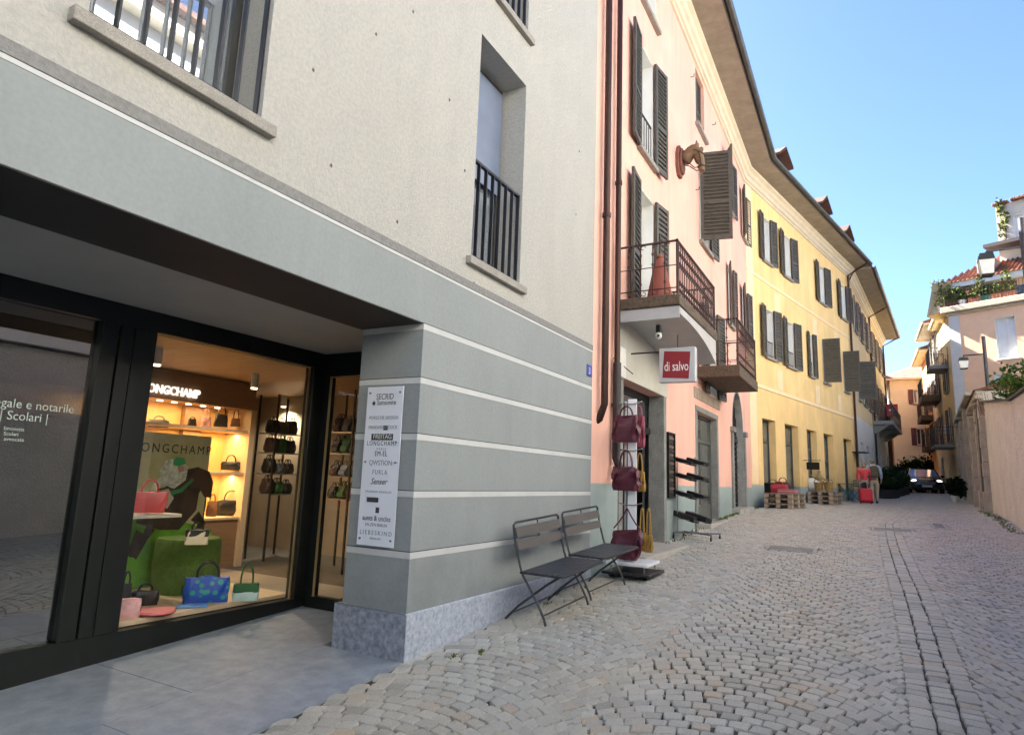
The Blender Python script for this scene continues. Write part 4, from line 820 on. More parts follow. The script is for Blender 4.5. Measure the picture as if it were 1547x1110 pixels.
mb=MB(RW); zb_=tz0+.0; mb.box(t0-.4,9,-2.2,-1.2,zb_-.18,zb_); hb=mb.build('penthouse_balcony',mat('dark_timber',(.07,.055,.05),.7),RH)
# terrace railing
mb=MB(RW); zq=zl1+.02
mb.box(-.15,9,.12,.15,zq+.85,zq+.88)
for i in range(60): x=-.15+i*.153; mb.box(x-.008,x+.008,.128,.142,zq,zq+.85)
mb.build('terrace_railing',IRON,RH)
LEAF=leafmat('green_leaves',(.035,.07,.015),(.10,.15,.03)); LEAFY=leafmat('yellow_green_leaves',(.10,.13,.03),(.13,.14,.03)); LEAFD=leafmat('dark_hedge_leaves',(.008,.018,.006),(.03,.05,.015))
CLAY=mat('terracotta_pot',(.45,.17,.09),.8,var=.15)
pl=[(1425,'tall wispy yellowish shrub in a pot at the corner of the roof terrace',1.3,LEAFY,CLAY,'round'),(1452,'low grey green plant in a pale pot next to the corner shrub of the terrace',.6,LEAF,WHITE,'round'),
    (1472,'long terracotta trough with a thin yellow flowering plant on the terrace ledge',1.1,LEAFY,CLAY,'box'),(1488,'square dark green planter between terracotta troughs on the terrace',.5,LEAF,mat('green_planter',(.03,.12,.07),.6),'box'),
    (1507,'wide terracotta trough right of the green planter on the terrace',.5,LEAFY,CLAY,'box'),(1524,'rightmost terracotta trough with a yellow plant on the terrace',1.2,LEAFY,CLAY,'box')]
for i,(px,lab,h,lm,pm,kind) in enumerate(pl):
    a_,_=rp(px,450); t=thing('potted_plant',lab,'potted plant',RW(a_,-.15,zq),'plants on the roof terrace'); c=RW(a_,-.15,zq)
    mb=MB(RW)
    if kind=='box': mb.box(a_-.28,a_+.28,-.32,.05,zq,zq+.34)
    else: mb=MB(); mb.lathe([(.13,c.z),(.2,c.z+.32),(.22,c.z+.32),(.18,c.z+.28)],c.x,c.y,12)
    mb.build('pot',pm,t)
    r=.55 if i==0 else .28
    foliage('foliage',lm,t,[(c.x+random.uniform(-.1,.1)*k,c.y+random.uniform(-.1,.1)*k,c.z+.45+h*k/4,r*(1-.12*k),r*(1-.12*k),h*.28) for k in range(4)],420 if i==0 else 160,.1,i)
    mb=MB(); mb.tube([(c.x,c.y,c.z+.2),(c.x+.05,c.y,c.z+h*.9)],.02,5); mb.build('stem',WOODD,t)
# climbing plant on the penthouse
c=RW(t0+.45,-2.1,tz0); cl=thing('climbing_plant','wispy climbing plant on the left edge of the rooftop penthouse','climbing plant',c)
mb=MB(); mb.tube([tuple(RW(t0+.3+.1*math.sin(i),-2.12,tz0+i*(tz1-tz0)/6)) for i in range(7)],.025,5); mb.build('stem',WOODD,cl)
foliage('foliage',LEAFY,cl,[tuple(RW(t0+.35+.12*math.sin(i*2),-2.1,tz0+i*(tz1-tz0)/6))+(.22,.15,.35) for i in range(2,7)],260,.1,9)
# ---------------- street side row beyond (facades facing the street)
u=Vector((3.9-4.08,57-40,0)).normalized(); SW=F((4.08,40,0),u,(-u.y,u.x,0))
if SW.N.x>0: SW.N=-SW.N
def sp(px,py,b=0): return aw(SW,px,py,b)
def rowhouse(a0,a1,z1,col,lab,name,ov=.6,eavez=None):
    m=mat(col[0],col[1],.85,var=.07,vscale=2,bump=.2); t=thing(name,lab,'building',SW((a0+a1)/2,0,0))
    n=max(1,int((a1-a0)/2.6)); ops=[]
    for i in range(n):
        c=a0+(a1-a0)*(i+.5)/n
        for zz in ((2.9,4.6),(5.6,7.3),(8.2,9.8)):
            if zz[1]<z1-.3: ops.append((c-.45,c+.45,*zz))
    mb=MB(SW); wallface(mb,a0,a1,-1,z1,ops+[((a0+a1)/2-.5,(a0+a1)/2+.5,-.3,2.2)],.2); shell(mb,a0,a1,-1,z1,7); mb.build('wall',m,t)
    for o in ops: window(SW,*o,t,sh=(.42,.42),slats=8,m=SHUTB)
    mb=MB(SW); mb.box((a0+a1)/2-.5,(a0+a1)/2+.5,-.2,-.15,-.3,2.2); mb.build('door',WOODD,t)
    mb=MB(SW); mb.prism([(ov,z1-.02),(ov,z1+.1),(-4,z1+1.6),(-8,z1-.02)],'a',a0-.1,a1+.1); mb.build('roof',TILE,t)
    mb=MB(SW); mb.box(a0-.1,a1+.1,-.05,ov-.02,z1-.12,z1-.025); mb.box(a0-.1,a1+.1,ov-.02,ov+.1,z1-.05,z1+.08); mb.build('eave',CORN,t)
    return t
H1=rowhouse(.05,5.2,9.8,('lemon_plaster',(.62,.50,.27)),'narrow lemon plaster house adjoining the peach house on the street side','row_house',.35)
H2=rowhouse(5.25,10.5,10.2,('cream_plaster',(.60,.53,.39)),'cream row house with a wide white eave beside the lemon one','row_house',.7)
H3=rowhouse(10.55,17,9.6,('orange_plaster',(.66,.38,.19)),'orange plaster row house with brown balconies at the end of the right hand row','row_house',.6)
for par,a0,a1,zf,b,m,sl in ((H2,6,8.6,5.9,1.0,WOODD,.4),(H1,1.2,3.2,6.9,.9,IRON,.2),(H3,11.2,14.6,5.2,.7,WOODD,.35),(H3,11.5,14,3.1,.6,WOODD,.3),(H1,1.4,4.0,2.6,.9,IRON,.15)):
    balcony(SW,a0,a1,b,zf,zf+.95,par,step=.16,slabm=m if m is not IRON else MATS['grey_stone_slab'],slabh=sl,m=IRON,curl=False)
# ---------------- end of the street
CB=thing('cream_house','cream house with purple shutters closing the end of the street','building',(3,58,0))
CWf=F((1.75,58,0),(1,0,0),(0,-1,0)); cp=lambda px,py:aw(CWf,px,py)
CR_=mat('cream_end_wall',(.70,.64,.52),.9,var=.07,vscale=1.5,bump=.2); PUR=mat('purple_shutter_paint',(.11,.035,.05),.6,var=.2)
x0,zA=cp(1358,573); za=zA; o1=(cp(1380,600)[0],cp(1392,600)[0],cp(1380,609)[1],cp(1380,589)[1]); o2=(cp(1385,660)[0],cp(1398,660)[0],cp(1385,672)[1],cp(1385,647)[1]); print('cream',x0,za,o1,o2)
mb=MB(CWf); wallface(mb,0,6,-1,za,[o1,o2],.15); shell(mb,0,6,-1,za,9); mb.build('wall',CR_,CB)
for o in (o1,o2): window(CWf,*o,CB,sh=(.62,.62),m=PUR,slats=8,pane=PANE)
mb=MB(CWf); mb.add([(-.9,.7,za-.0),(6.8,.7,za-.0),(6.8,-9.8,za),(-.9,-9.8,za),(2.6,-4,za+2.0),(4,-4,za+2.0)],[(0,1,2,3),(0,1,5,4),(1,2,5),(2,3,4,5),(3,0,4)]); mb.build('roof',mat('brown_tiles',(.20,.10,.075),.85,var=.3,vscale=3,bump=.8,bscale=10,bdist=.05),CB)
mb=MB(CWf); mb.box(-.85,6.7,-9,.66,za-.1,za-.004); mb.build('eave',CORN,CB)
RR=thing('rust_red_house','thin strip of a dark red house seen between the ochre house and the cream one','building',(.9,64,0))
mb=MB(); mb.box(.9,1.8,62,70,-1,6.2); mb.build('wall',mat('dark_red_plaster',(.16,.05,.04),.85,var=.1),RR)
mb=MB(); mb.prism([(.3,6.2),(2.3,6.2),(1.3,7.0)],'b',61.6,70.5); mb.build('roof',mat('blue_slate',(.12,.15,.22),.6),RR)
mb=MB(); mb.box(1.1,1.5,61.97,61.99,2.4,3.8); mb.build('window',PANE,RR)
PB=thing('pale_house','low sunlit pale house left of the red strip at the street end','building',(0,70,0))
mb=MB(); mb.box(-3,.9,68,76,-1,4.2); mb.build('wall',mat('white_plaster',(.75,.7,.62),.85),PB); mb=MB(); mb.prism([(-3.4,4.2),(1.3,4.2),(-1,5.6)],'b',67.6,76.5); mb.build('roof',TILE,PB)
mb=MB(); mb.box(-1,-.3,67.96,67.99,1.6,3.0); mb.box(.0,.6,67.96,67.99,1.6,3.0); mb.build('window',PANE,PB)
# ---------------- building across the street behind the garden wall, next to and behind the camera (seen in reflections)
OPf=F((6.5,26,0),(0,-1,0),(-1,0,0))
OB=thing('palazzo','long pale plastered palazzo with cornices standing behind the garden wall','building',(6.5,-6,-1.5))
ops=[]
for i in range(18):
    c=1.6+i*2.9
    for zz in ((.1,2.1),(4.0,6.1),(7.3,8.9)): ops.append((c-.55,c+.55,*zz))
mb=MB(OPf); wallface(mb,0,54,-4,9.9,ops,.2); shell(mb,0,54,-4,9.9,9); mb.build('wall',mat('pale_palazzo_plaster',(.60,.60,.57),.85,var=.06),OB)
for o in ops: window(OPf,*o,OB,pane=PANE,sill=True,slats=6)
mb=MB(OPf)
for zz in (3.1,6.8): mb.box(-.0,54,0.002,.15,zz,zz+.22)
mb.box(0,54,0,.35,9.5,9.9); mb.build('cornices',CORN,OB)
mb=MB(OPf); mb.prism([(.6,9.92),(.6,10.05),(-4,11.6),(-9.2,9.92)],'a',-.3,54.3); mb.build('roof',TILE,OB)
# ================================================================ street things
def pm(P): v=CR.T@np.array([float(c) for c in P]); return FP/-v[2]
def G3(px,py): q=onG(px,py); return Vector((float(q[0]),float(q[1]),float(ground(q[0],q[1]))))
def place(mesh_root,loc,rz=0): mesh_root.location=Vector([float(c) for c in loc]); mesh_root.rotation_euler=(0,0,rz)
def skinobj(name,chains,m,parent,sub=2):
    me=chain_mesh(chains,sub,name); me.materials.clear(); me.materials.append(m); o=link(name,me,parent); return o
# ---- two folding slatted benches
STEEL=mat('charcoal_powder_coated_steel',(.045,.047,.052),.38,metal=.3)
def bench():
    t=thing('folding_bench','dark grey folding metal bench nearest the shop column, against the striped wall','bench',group='dark folding benches along the wall')
    w=.46
    for s in (-1,1):
        y=s*w; mb=MB()
        mb.tube([(-.12,y,.84),(-.10,y,.7),(-.05,y,.5),(-.02,y,.42),(.06,y,.30),(.14,y,.18),(.20,y,.06),(.215,y,.005)],.0115,8); mb.build('leg',STEEL,t,smooth=True)
        mb=MB(); yy=s*(w-.035); mb.tube([(.34,yy,.435),(.22,yy,.36),(.08,yy,.26),(-.08,yy,.14),(-.20,yy,.03),(-.225,yy,.004)],.0115,8); mb.build('leg',STEEL,t,smooth=True)
    mb=MB(); mb.tube([(-.12,-w,.84),(-.122,-w,.865),(-.123,-w+.03,.885),(-.123,w-.03,.885),(-.122,w,.865),(-.12,w,.84)],.0115,8); mb.tube([(-.123,0,.885),(-.118,0,.845)],.007,6); mb.tube([(-.105,0,.745),(-.10,0,.722)],.007,6)
    bk=mb.build('back_frame',STEEL,t,smooth=True)
    SL=mat('bench_slat_steel',(.075,.07,.068),.45,metal=.2,var=.1)
    for z0,z1,x in ((.755,.84,-.118),(.64,.72,-.104)):
        mb=MB(); mb.add([(x,-w+.008,z1),(x,w-.008,z1),(x+.022,w-.008,z0),(x+.022,-w+.008,z0),(x+.012,-w+.008,z1),(x+.012,w-.008,z1),(x+.034,w-.008,z0),(x+.034,-w+.008,z0)],[(0,1,2,3),(7,6,5,4),(0,4,5,1),(3,2,6,7),(0,3,7,4),(1,5,6,2)]); mb.build('back_slat',SL,t)
    mb=MB()
    for i in range(8): x=-.03+i*.052; mb.box(x,x+.042,-w-.01,w+.01,.445,.455)
    mb.build('seat',mat('bench_seat_steel',(.035,.038,.048),.4,metal=.3),t,bevel=.002)
    mb=MB(); mb.tube([(-.035,-w-.015,.445),(.36,-w-.015,.445),(.395,-w+.03,.445),(.395,w-.03,.445),(.36,w+.015,.445),(-.035,w+.015,.445)],.011,8,closed=True); mb.build('seat_frame',STEEL,t,smooth=True)
    mb=MB(); mb.tube([(.19,-w,.09),(.19,w,.09)],.008,6); mb.build('stretcher',STEEL,t); mb=MB(); mb.tube([(-.17,-w+.035,.06),(-.17,w-.035,.06)],.008,6); mb.build('stretcher',STEEL,t)
    return t
b0=bench(); yb=5.91; place(b0,(-2.80,yb,float(ground(-2.8,yb))+.004)); b0.rotation_euler=(math.atan(.058),0,R_(-2))
b1_=dup(b0,(-2.80,7.02,float(ground(-2.8,7.02))+.004),0,'dark grey folding metal bench between its twin and the handbag stand'); b1_.rotation_euler=(math.atan(.058),0,R_(-3))
# ---- generic handbag
def bag(label,P,w,h,d,m,hh=.12,top=.8,U=(1,0,0),style='tote',trim=None,name='handbag',group=None,fold=.5,flap=None,cat='handbag',hr=.008):
    P=Vector([float(c) for c in P]); t=thing(name,label,cat,P,group); fr=F(P,U)
    mb=MB(fr); n=10; m2=trim or m
    rows=12; seg=32; vs=[];fs=[]; ph=random.uniform(0,6)
    for i in range(rows+1):
        k=i/rows; ww=w/2*(1+(top-1)*k); 
        if style=='hobo': ww=w/2*(math.sin(PI*min(1,.18+.5*k))**.7)
        if style=='duffel': ww=w/2*(.96+.04*math.sin(PI*k))
        dd=d/2*(math.sin(PI*(.12+.62*k))**.55 if style!='box' else 1)*(1-.35*k if style in('tote','hobo') else 1)
        for j in range(seg):
            a=2*PI*j/seg; c,s=math.cos(a),math.sin(a); e=.45
            x=ww*math.copysign(abs(c)**e,c); y=dd*math.copysign(abs(s)**e,s)
            z=h*k
            if style=='hobo': z=h*k-(1-(x/(w/2))**2)*h*.42*k
            if fold: f_=fold*math.sin(PI*k); x*=1+.10*f_*math.sin(5*a+k*9+ph); y*=1+.35*f_*math.sin(7*a+k*6+ph); z+=w*.05*fold*math.sin(x/w*9+ph)*k
            vs.append((x,y,z))
    for i in range(rows):
        for j in range(seg): fs.append((i*seg+j,i*seg+(j+1)%seg,(i+1)*seg+(j+1)%seg,(i+1)*seg+j))
    fs+=[tuple(range(seg))[::-1],tuple(range(rows*seg,(rows+1)*seg))]
    mb.add(vs,fs); bd=mb.build('body',m,t,smooth=True)
    if style!='plain':
        mb=MB(fr); mb.box(-w*.36,w*.36,-d*.52,-d*.44,h*.12,h*.5); mb.build('pocket',m,t,bevel=.006)
    if flap: mb=MB(fr); mb.box(-w*.5,w*.5,-d*.56,d*.5,h*.5,h*1.03); mb.build('flap',flap,t,bevel=.01)
    if hh:
        for s in ((-1,1) if style!='hobo' else (1,)):
            mb=MB(fr); hw=w*.24 if style not in('hobo',) else w*.46; pts=[(hw*math.cos(PI*k/10),s*d*.12,h*(.98 if style!='hobo' else .9)+hh*math.sin(PI*k/10)**.8) for k in range(11)]
            if style=='hobo': pts=[(hw*(1-k/10*2)*(1-.75*math.sin(PI*k/10)),0,h*.9+hh*math.sin(PI*k/10)) for k in range(11)]
            mb.tube(pts,hr,6); mb.build('handle',m2,t,smooth=True)
    return t
BUR=mat('burgundy_leather',(.085,.012,.025),.45,var=.25,vscale=14,bump=.5,bscale=30); MUS=mat('mustard_leather',(.30,.17,.03),.5,var=.2,vscale=10,bump=.3); RED=mat('red_leather',(.42,.04,.06),.5,var=.15,vscale=10,bump=.3); BLK=mat('black_leather',(.015,.014,.014),.4,bump=.3,bscale=30)
# ---- display stand with bags beside the pink shop door
WHP=mat('white_lacquer_board',(.75,.77,.80),.35,var=.04)
X0,Y0=-2.68,8.02; g0=float(ground(X0,Y0)); st=thing('display_stand','white and steel rolling display stand hung with handbags beside the open shop door','display stand',(X0,Y0,g0))
CHR=mat('brushed_steel',(.35,.35,.36),.3,metal=.9)
mb=MB(); mb.box(X0-.23,X0+.29,Y0-.25,Y0+.3,g0+.15,g0+.19); mb.build('platform',WHP,st,bevel=.006)
mb=MB(); mb.box(X0-.26,X0+.34,Y0-.32,Y0+.33,g0+.045,g0+.075); mb.build('base_plate',BLK,st,bevel=.004)
for sx,sy in ((-.18,-.2),(.24,-.2),(.24,.24),(-.18,.24)):
    mb=MB(); mb.tube([(X0+sx,Y0+sy,g0+.075),(X0+sx,Y0+sy,g0+.15)],.012,6); mb.build('post',CHR,st)
    mb=MB(); mb.tube([(X0+sx*1.05,Y0+sy-.012,g0+.024),(X0+sx*1.05,Y0+sy+.012,g0+.024)],.023,10); mb.build('wheel',BLACK,st)
PB_=onY(954,640,Y0); zt=float(onY(952,612,Y0)[2]); xb=float(PB_[0])
mb=MB(); mb.box(xb-.045,xb+.07,Y0-.01,Y0+.012,g0+.19,zt+.08); mb.build('board',WHP,st,bevel=.003)
mb=MB(); mb.tube([(xb-.075,Y0,g0+.19),(xb-.075,Y0,zt+.05)],.017,8); mb.build('pole',CHR,st,smooth=True)
hz=[float(onY(945,y_,Y0)[2]) for y_ in (611,681,762)]
for z_ in hz:
    mb=MB(); mb.tube([(xb-.15,Y0-.05,z_+.02),(xb-.075,Y0-.03,z_),(xb+.05,Y0-.04,z_),(xb+.16,Y0-.06,z_+.03)],.008,6); mb.tube([(xb-.03,Y0,z_),(xb-.03,Y0-.2,z_+.015)],.007,6); mb.build('hook_rail',CHR,st)
def hang(px0,px1,py0,py1,ph,lab,m,style,top,dy=-.13,**k):
    Y=Y0+dy; c=onY((px0+px1)/2,py1,Y); s=pm(c); w=(px1-px0)/s; h=(py1-py0)/s; hh=(py0-ph)/s
    return bag(lab,c,w,h,max(.10,w*.38),m,hh=hh,style=style,top=top,group='bags on the display stand',fold=1.6,**k)
hang(925,967,630,668,613,'burgundy backpack hanging from the topmost hook of the display stand',BUR,'tote',.82)
hang(958,974,628,675,612,'small red pouch bag hanging behind the burgundy backpack',mat('dark_red_leather',(.22,.03,.06),.5,bump=.4),'tote',.9,dy=.06)
hang(925,966,708,741,680,'burgundy shoulder bag hanging from the middle hook of the display stand',BUR,'duffel',.9)
hang(958,975,712,742,684,'mustard bag on long straps at the middle hook of the display stand',MUS,'tote',.85,dy=.1)
hang(924,970,795,845,764,'burgundy hobo bag on the lowest hook above the white platform',BUR,'hobo',.9,hr=.01)
hang(964,976,806,832,768,'left mustard bag hanging low behind the burgundy hobo bag',MUS,'tote',.9,dy=.12)
hang(974,986,808,834,768,'right mustard bag hanging low beside the door step',MUS,'tote',.9,dy=.16)
# small hanging lamp/camera cluster under the balcony
# ---- 'di salvo' projecting sign
Ys=9.15; p=onY(996,578,Ys); q=onY(1050,523,Ys); x0,x1,z0,z1=float(p[0]),float(q[0]),float(p[2]),float(q[2])
sg=thing('projecting_sign','square silver projecting sign with a tilted red panel reading di salvo under the balcony','sign',(x0,Ys,z0))
mb=MB(); mb.box(x0,x1,Ys,Ys+.12,z0,z1); mb.build('box',mat('silver_sign_box',(.52,.53,.54),.35,metal=.3),sg,bevel=.006)
cx_,cz_=(x0+x1)/2,(z0+z1)/2; hw=(x1-x0)*.385
mb=MB(); ct,sn=math.cos(R_(4)),math.sin(R_(4)); sq=[(cx_-.01+hw*(a*ct*.95+b*sn),cz_+hw*(-a*sn+b*ct*.98)) for a,b in ((-1,-1),(1,-1),(1,1),(-1,1))]
mb.add([(x_,Ys-.004,z_) for x_,z_ in sq]+[(x_,Ys-.0005,z_) for x_,z_ in sq],[(0,1,2,3),(7,6,5,4),(0,4,5,1),(1,5,6,2),(2,6,7,3),(3,7,4,0)]); mb.build('panel',mat('sign_red',(.25,.012,.018),.4),sg)
text('di salvo',(cx_-hw*.93,Ys-.006,cz_-hw*.42),(1,0,-.02),(0,0,1),.2,mat('sign_white',(.8,.8,.78),.4),'lettering',sg,width=hw*1.72)
mb=MB(); mb.tube([(x0,Ys+.06,z1-.04),(-3.1,Ys+.06,z1-.04)],.012,6); mb.tube([(cx_,Ys+.06,z1),(cx_,Ys+.06,z1+.2)],.01,6); mb.build('bracket',IRON,sg)
p=onY(995,507,8.95); lp=thing('security_camera','small white and black security camera under the first balcony','camera',p)
mb=MB(); mb.ball(tuple(p),(.05,.05,.055),12,8); mb.build('dome',WHITE,lp,smooth=True); mb=MB(); mb.box(float(p[0])-.035,float(p[0])+.035,8.92,9.0,float(p[2])+.04,float(p[2])+.16); mb.build('mount',BLACK,lp,bevel=.01); mb=MB(); mb.ball((float(p[0])+.01,8.905,float(p[2])-.01),.02,8,6); mb.build('lens',BLACK,lp)
# ---- notice board on the pink wall
n0,nz1=aw(LW,1008,652,.03); n1,_=aw(LW,1018,652,.03); nz0=aw(LW,1008,752,.03)[1]
nb=thing('display_board','tall narrow dark framed board of wares on the pink wall by the shop door','display board',LW(n0,.03,nz0))
mb=MB(LW); t=.03; mb.box(n0,n0+t,.002,.06,nz0,nz1); mb.box(n1-t,n1,.002,.06,nz0,nz1); mb.box(n0+t,n1-t,.002,.06,nz1-t,nz1); mb.box(n0+t,n1-t,.002,.06,nz0,nz0+t); mb.build('frame',BLACK,nb)
mb=MB(LW); mb.box(n0+t,n1-t,.003,.02,nz0+t,nz1-t); mb.build('backing',mat('worn_board',(.10,.09,.08),.8,var=.3,vscale=12),nb)
for i in range(14):
    z=nz0+.06+i*(nz1-nz0-.12)/14; mb=MB(LW); mb.tube([tuple(LW(n0+.05,.03,z)),tuple(LW(n1-.05,.035,z+.045))],.014,6) if False else mb.box(n0+.05,n1-.05-random.random()*.05,.021,.05,z,z+.05); mb.build('belt',mat('brown_belts' if i%2 else 'black_belts',(.16,.10,.07) if i%2 else (.03,.03,.03),.5),nb,bevel=.006)
# ---- shoe rack
gR=Vector((-2.72,11.75,float(ground(-2.72,11.75)))); rk=thing('shoe_rack','slim chrome rolling rack with four tiers of black wallets and purses on the pink wall','display rack',gR)
ztop=float(onY(1030,690,11.75)[2])
for x_,y_ in ((-.30,-.12),(-.02,.05)):
    mb=MB(); mb.tube([(gR.x+x_,gR.y+y_,gR.z+.10),(gR.x+x_,gR.y+y_,ztop)],.014,8); mb.build('pole',CHR,rk,smooth=True)
mb=MB()
for a_ in ((-.34,-.25,.34,.3),(-.3,.3,.3,-.25),(-.34,-.25,-.3,.3)): mb.tube([(gR.x+a_[0],gR.y+a_[1],gR.z+.10),(gR.x+a_[2],gR.y+a_[3],gR.z+.10)],.013,6)
mb.build('base',CHR,rk)
for sx,sy in ((-.34,-.25),(.34,.3),(.3,-.25),(-.3,.3)):
    mb=MB(); mb.tube([(gR.x+sx-.012,gR.y+sy,gR.z+.035),(gR.x+sx+.012,gR.y+sy,gR.z+.035)],.035,10); mb.tube([(gR.x+sx,gR.y+sy,gR.z+.03),(gR.x+sx,gR.y+sy,gR.z+.1)],.01,6); mb.build('castor',BLACK,rk)
tz=[float(onY(1042,y_,11.7)[2]) for y_ in (698,721,748,782)]; ws=[.42,.44,.46,.52]
labs=['topmost tier','second tier from the top','third tier from the top','lowest tier']
for i,(z_,w_) in enumerate(zip(tz,ws)):
    mb=MB()
    for k in range(5): yy=gR.y-.22+.09*k; mb.tube([(gR.x-w_*.55,yy,z_-.015+.0*k),(gR.x+w_*.45,yy,z_-.05)],.005,5)
    mb.tube([(gR.x-w_*.55,gR.y-.22,z_-.015),(gR.x-w_*.55,gR.y+.14,z_-.015)],.006,5); mb.tube([(gR.x+w_*.45,gR.y-.22,z_-.05),(gR.x+w_*.45,gR.y+.14,z_-.05)],.006,5); mb.build('tray',CHR,rk)
    for j in range(2):
        P=Vector((gR.x-.12+.2*j-.05,gR.y-.08+.05*j,z_-.03)); s_=.36 if i<3 else .44
        t=thing('purse','black purse on the %s of the chrome rack, %s one'%(labs[i],('wall side','street side')[j]),'purse',P,'purses on the chrome rack')
        fr=F(P,(math.cos(.25),-.35,-math.sin(.25)),None,(math.sin(.25),0,math.cos(.25))); mb=MB(fr); mb.box(-s_/2,s_/2,-.10,.10,.0,.075 if i<3 else .10); mb.build('body',BLK,t,bevel=.015,seg=2,smooth=True)
        mb=MB(fr); mb.box(-s_/2+.02,s_/2-.02,-.096,-.089,.02,.035); mb.build('zip',CHR,t)
# ---- horse head sculpture
hA,hz_=aw(LW,1024,246); print('horse',hA,hz_); TC=mat('painted_terracotta',(.20,.075,.05),.7,var=.25,vscale=8,bump=.3); HO=mat('ochre_carved_horse',(.18,.11,.055),.65,var=.35,vscale=7,bump=.6,bscale=30)
hh=thing('horse_head','ochre carved horse head on a terracotta plaque high on the pink house','sculpture',LW(hA,0,hz_))
oct_=[(.24*math.cos(PI*k/8*2+PI/8)*(.9),.36*math.sin(PI*k/8*2+PI/8)) for k in range(8)]
mb=MB(F(LW(hA,0,hz_),LW.U,LW.N)); mb.prism(oct_,'b',.002,.07); o8=[(x*.8,y*.8) for x,y in oct_]; mb.prism(o8,'b',.07,.12); mb.build('plaque',TC,hh,bevel=.012)
H=lambda b,c,a=0:tuple(LW(hA+a,b,hz_+c))
chs=[[(*H(.10,-.02),.15),(*H(.2,.07),.135),(*H(.29,.15),.125),(*H(.38,.17),.11),(*H(.44,.05),.105),(*H(.47,-.10),.08),(*H(.485,-.23),.062),(*H(.475,-.31),.066)],
     [3,(*H(.385,.24,-.05),.04),(*H(.40,.37,-.06),.014)],[3,(*H(.385,.24,.05),.04),(*H(.40,.37,.06),.014)],[4,(*H(.385,-.02),.075),(*H(.41,-.13),.05)]]
skinobj('head',chs,HO,hh)
mb=MB()
for k in range(9): t=k/8; mb.tube([H(.12+.26*t,.16+.12*math.sin(t*2),-.05),H(.12+.26*t,.19+.12*math.sin(t*2),0),H(.10+.24*t,.10+.1*math.sin(t*2),.07)],.025,6)
mb.build('mane',mat('dark_ochre_mane',(.24,.16,.09),.8,var=.3),hh,smooth=True)
for s in (-1,1): mb=MB(); mb.ball(H(.43,.07,s*.075),.017,8,6); mb.build('eye',BLACK,hh)
STRP=mat('dark_bridle',(.03,.018,.01),.6)
def loop(b,c,r,tilt): return [H(b+r*math.cos(q)*math.cos(tilt),c+r*math.cos(q)*math.sin(tilt),r*math.sin(q)) for q in np.linspace(0,2*PI,13)[:-1]]
mb=MB(); mb.tube(loop(.48,-.19,.078,.0),.012,6,closed=True); mb.tube(loop(.41,.12,.125,-.5),.011,6,closed=True)
for s in (-1,1): mb.tube([H(.44,.10,s*.10),H(.47,-.04,s*.098),H(.48,-.18,s*.075)],.011,6); mb.tube([H(.48,-.19,s*.07),H(.36,-.22,s*.07),H(.22,-.08,s*.1),H(.12,-.02,s*.12)],.010,6)
mb.build('bridle',STRP,hh)
for s in (-1,1): mb=MB(); mb.ball(H(.515,-.29,s*.035),.015,8,6); mb.build('nostril',BLACK,hh)
mb=MB(); mb.ball(H(.47,.17,0),(.05,.04,.07),10,6,.2); mb.build('forelock',MATS['dark_ochre_mane'],hh)
# ---- wall hooks (shutter stays)
for px,py in ((1043,117),(1076,189),(1051,287)):
    a_,z_=aw(LW,px,py); mb=MB(); mb.tube([LW(a_,0,z_),LW(a_,.08,z_),LW(a_-.07,.1,z_+.02)],.009,6); mb.build('shutter_stay',IRON,PK)
# ---- brand board on the column return face
PY_=4.06-.03; cpt=lambda px,py:onY(px,py,PY_)
bz1=float(cpt(583,584)[2]); bz0=float(cpt(562,824)[2]); bx0=float(cpt(555,700)[0])+.03; bx1=float(cpt(604,700)[0])
p=[cpt(556,584),cpt(611,583),cpt(540,821),cpt(594,826)]; bx0=(float(p[0][0])+float(p[2][0]))/2; bx1=(float(p[1][0])+float(p[3][0]))/2; print('board',bx0,bx1,bz0,bz1)
BD=thing('brand_board','tall white shop directory board with rows of lettering on the grey column','sign',(bx0,PY_,bz0))
mb=MB(); mb.box(bx0,bx1,PY_-.004,PY_+.004,bz0,bz1); mb.build('panel',mat('white_acrylic_panel',(.72,.76,.84),.3),BD)
mb=MB()
for x_ in (bx0+.03,bx1-.03):
    for z_ in (bz0+.05,(bz0+bz1)/2+.02,bz1-.05):
        mb=MB(); mb.tube([(x_,PY_-.012,z_),(x_,4.06,z_)],.009,10); mb.build('standoff',CHR,BD)
INK=mat('dark_grey_ink',(.05,.05,.06),.5); INKL=mat('mid_grey_ink',(.22,.24,.28),.5); bw=bx1-bx0
rows=[('SECRID',.045,.48,.13,INK,1),('Samsonite',.082,.52,.11,INK,1),('PORSCHE DESIGN',.18,.8,.075,INKL,1.1),('MANDARINA DUCK',.245,.8,.08,INKL,1),('FREITAG',.31,.5,.1,WHITE,1),('LONGCHAMP',.355,.82,.1,INK,1.3),('P A R I S',.385,.25,.05,INKL,1),('EM-EL',.425,.34,.11,INK,1.1),('QWSTION',.485,.62,.11,INKL,1),('FURLA',.545,.4,.1,INKL,1.3),('Senser',.61,.46,.13,INK,1),('MARINA RINALDI',.665,.7,.045,INKL,1),('aunts & uncles',.845,.76,.11,INK,1),('SALZEN BERLIN',.88,.6,.06,INKL,1),('LIEBESKIND',.935,.86,.09,INKL,1.4),('BERLIN',.965,.28,.045,INKL,1)]
Hh=bz1-bz0
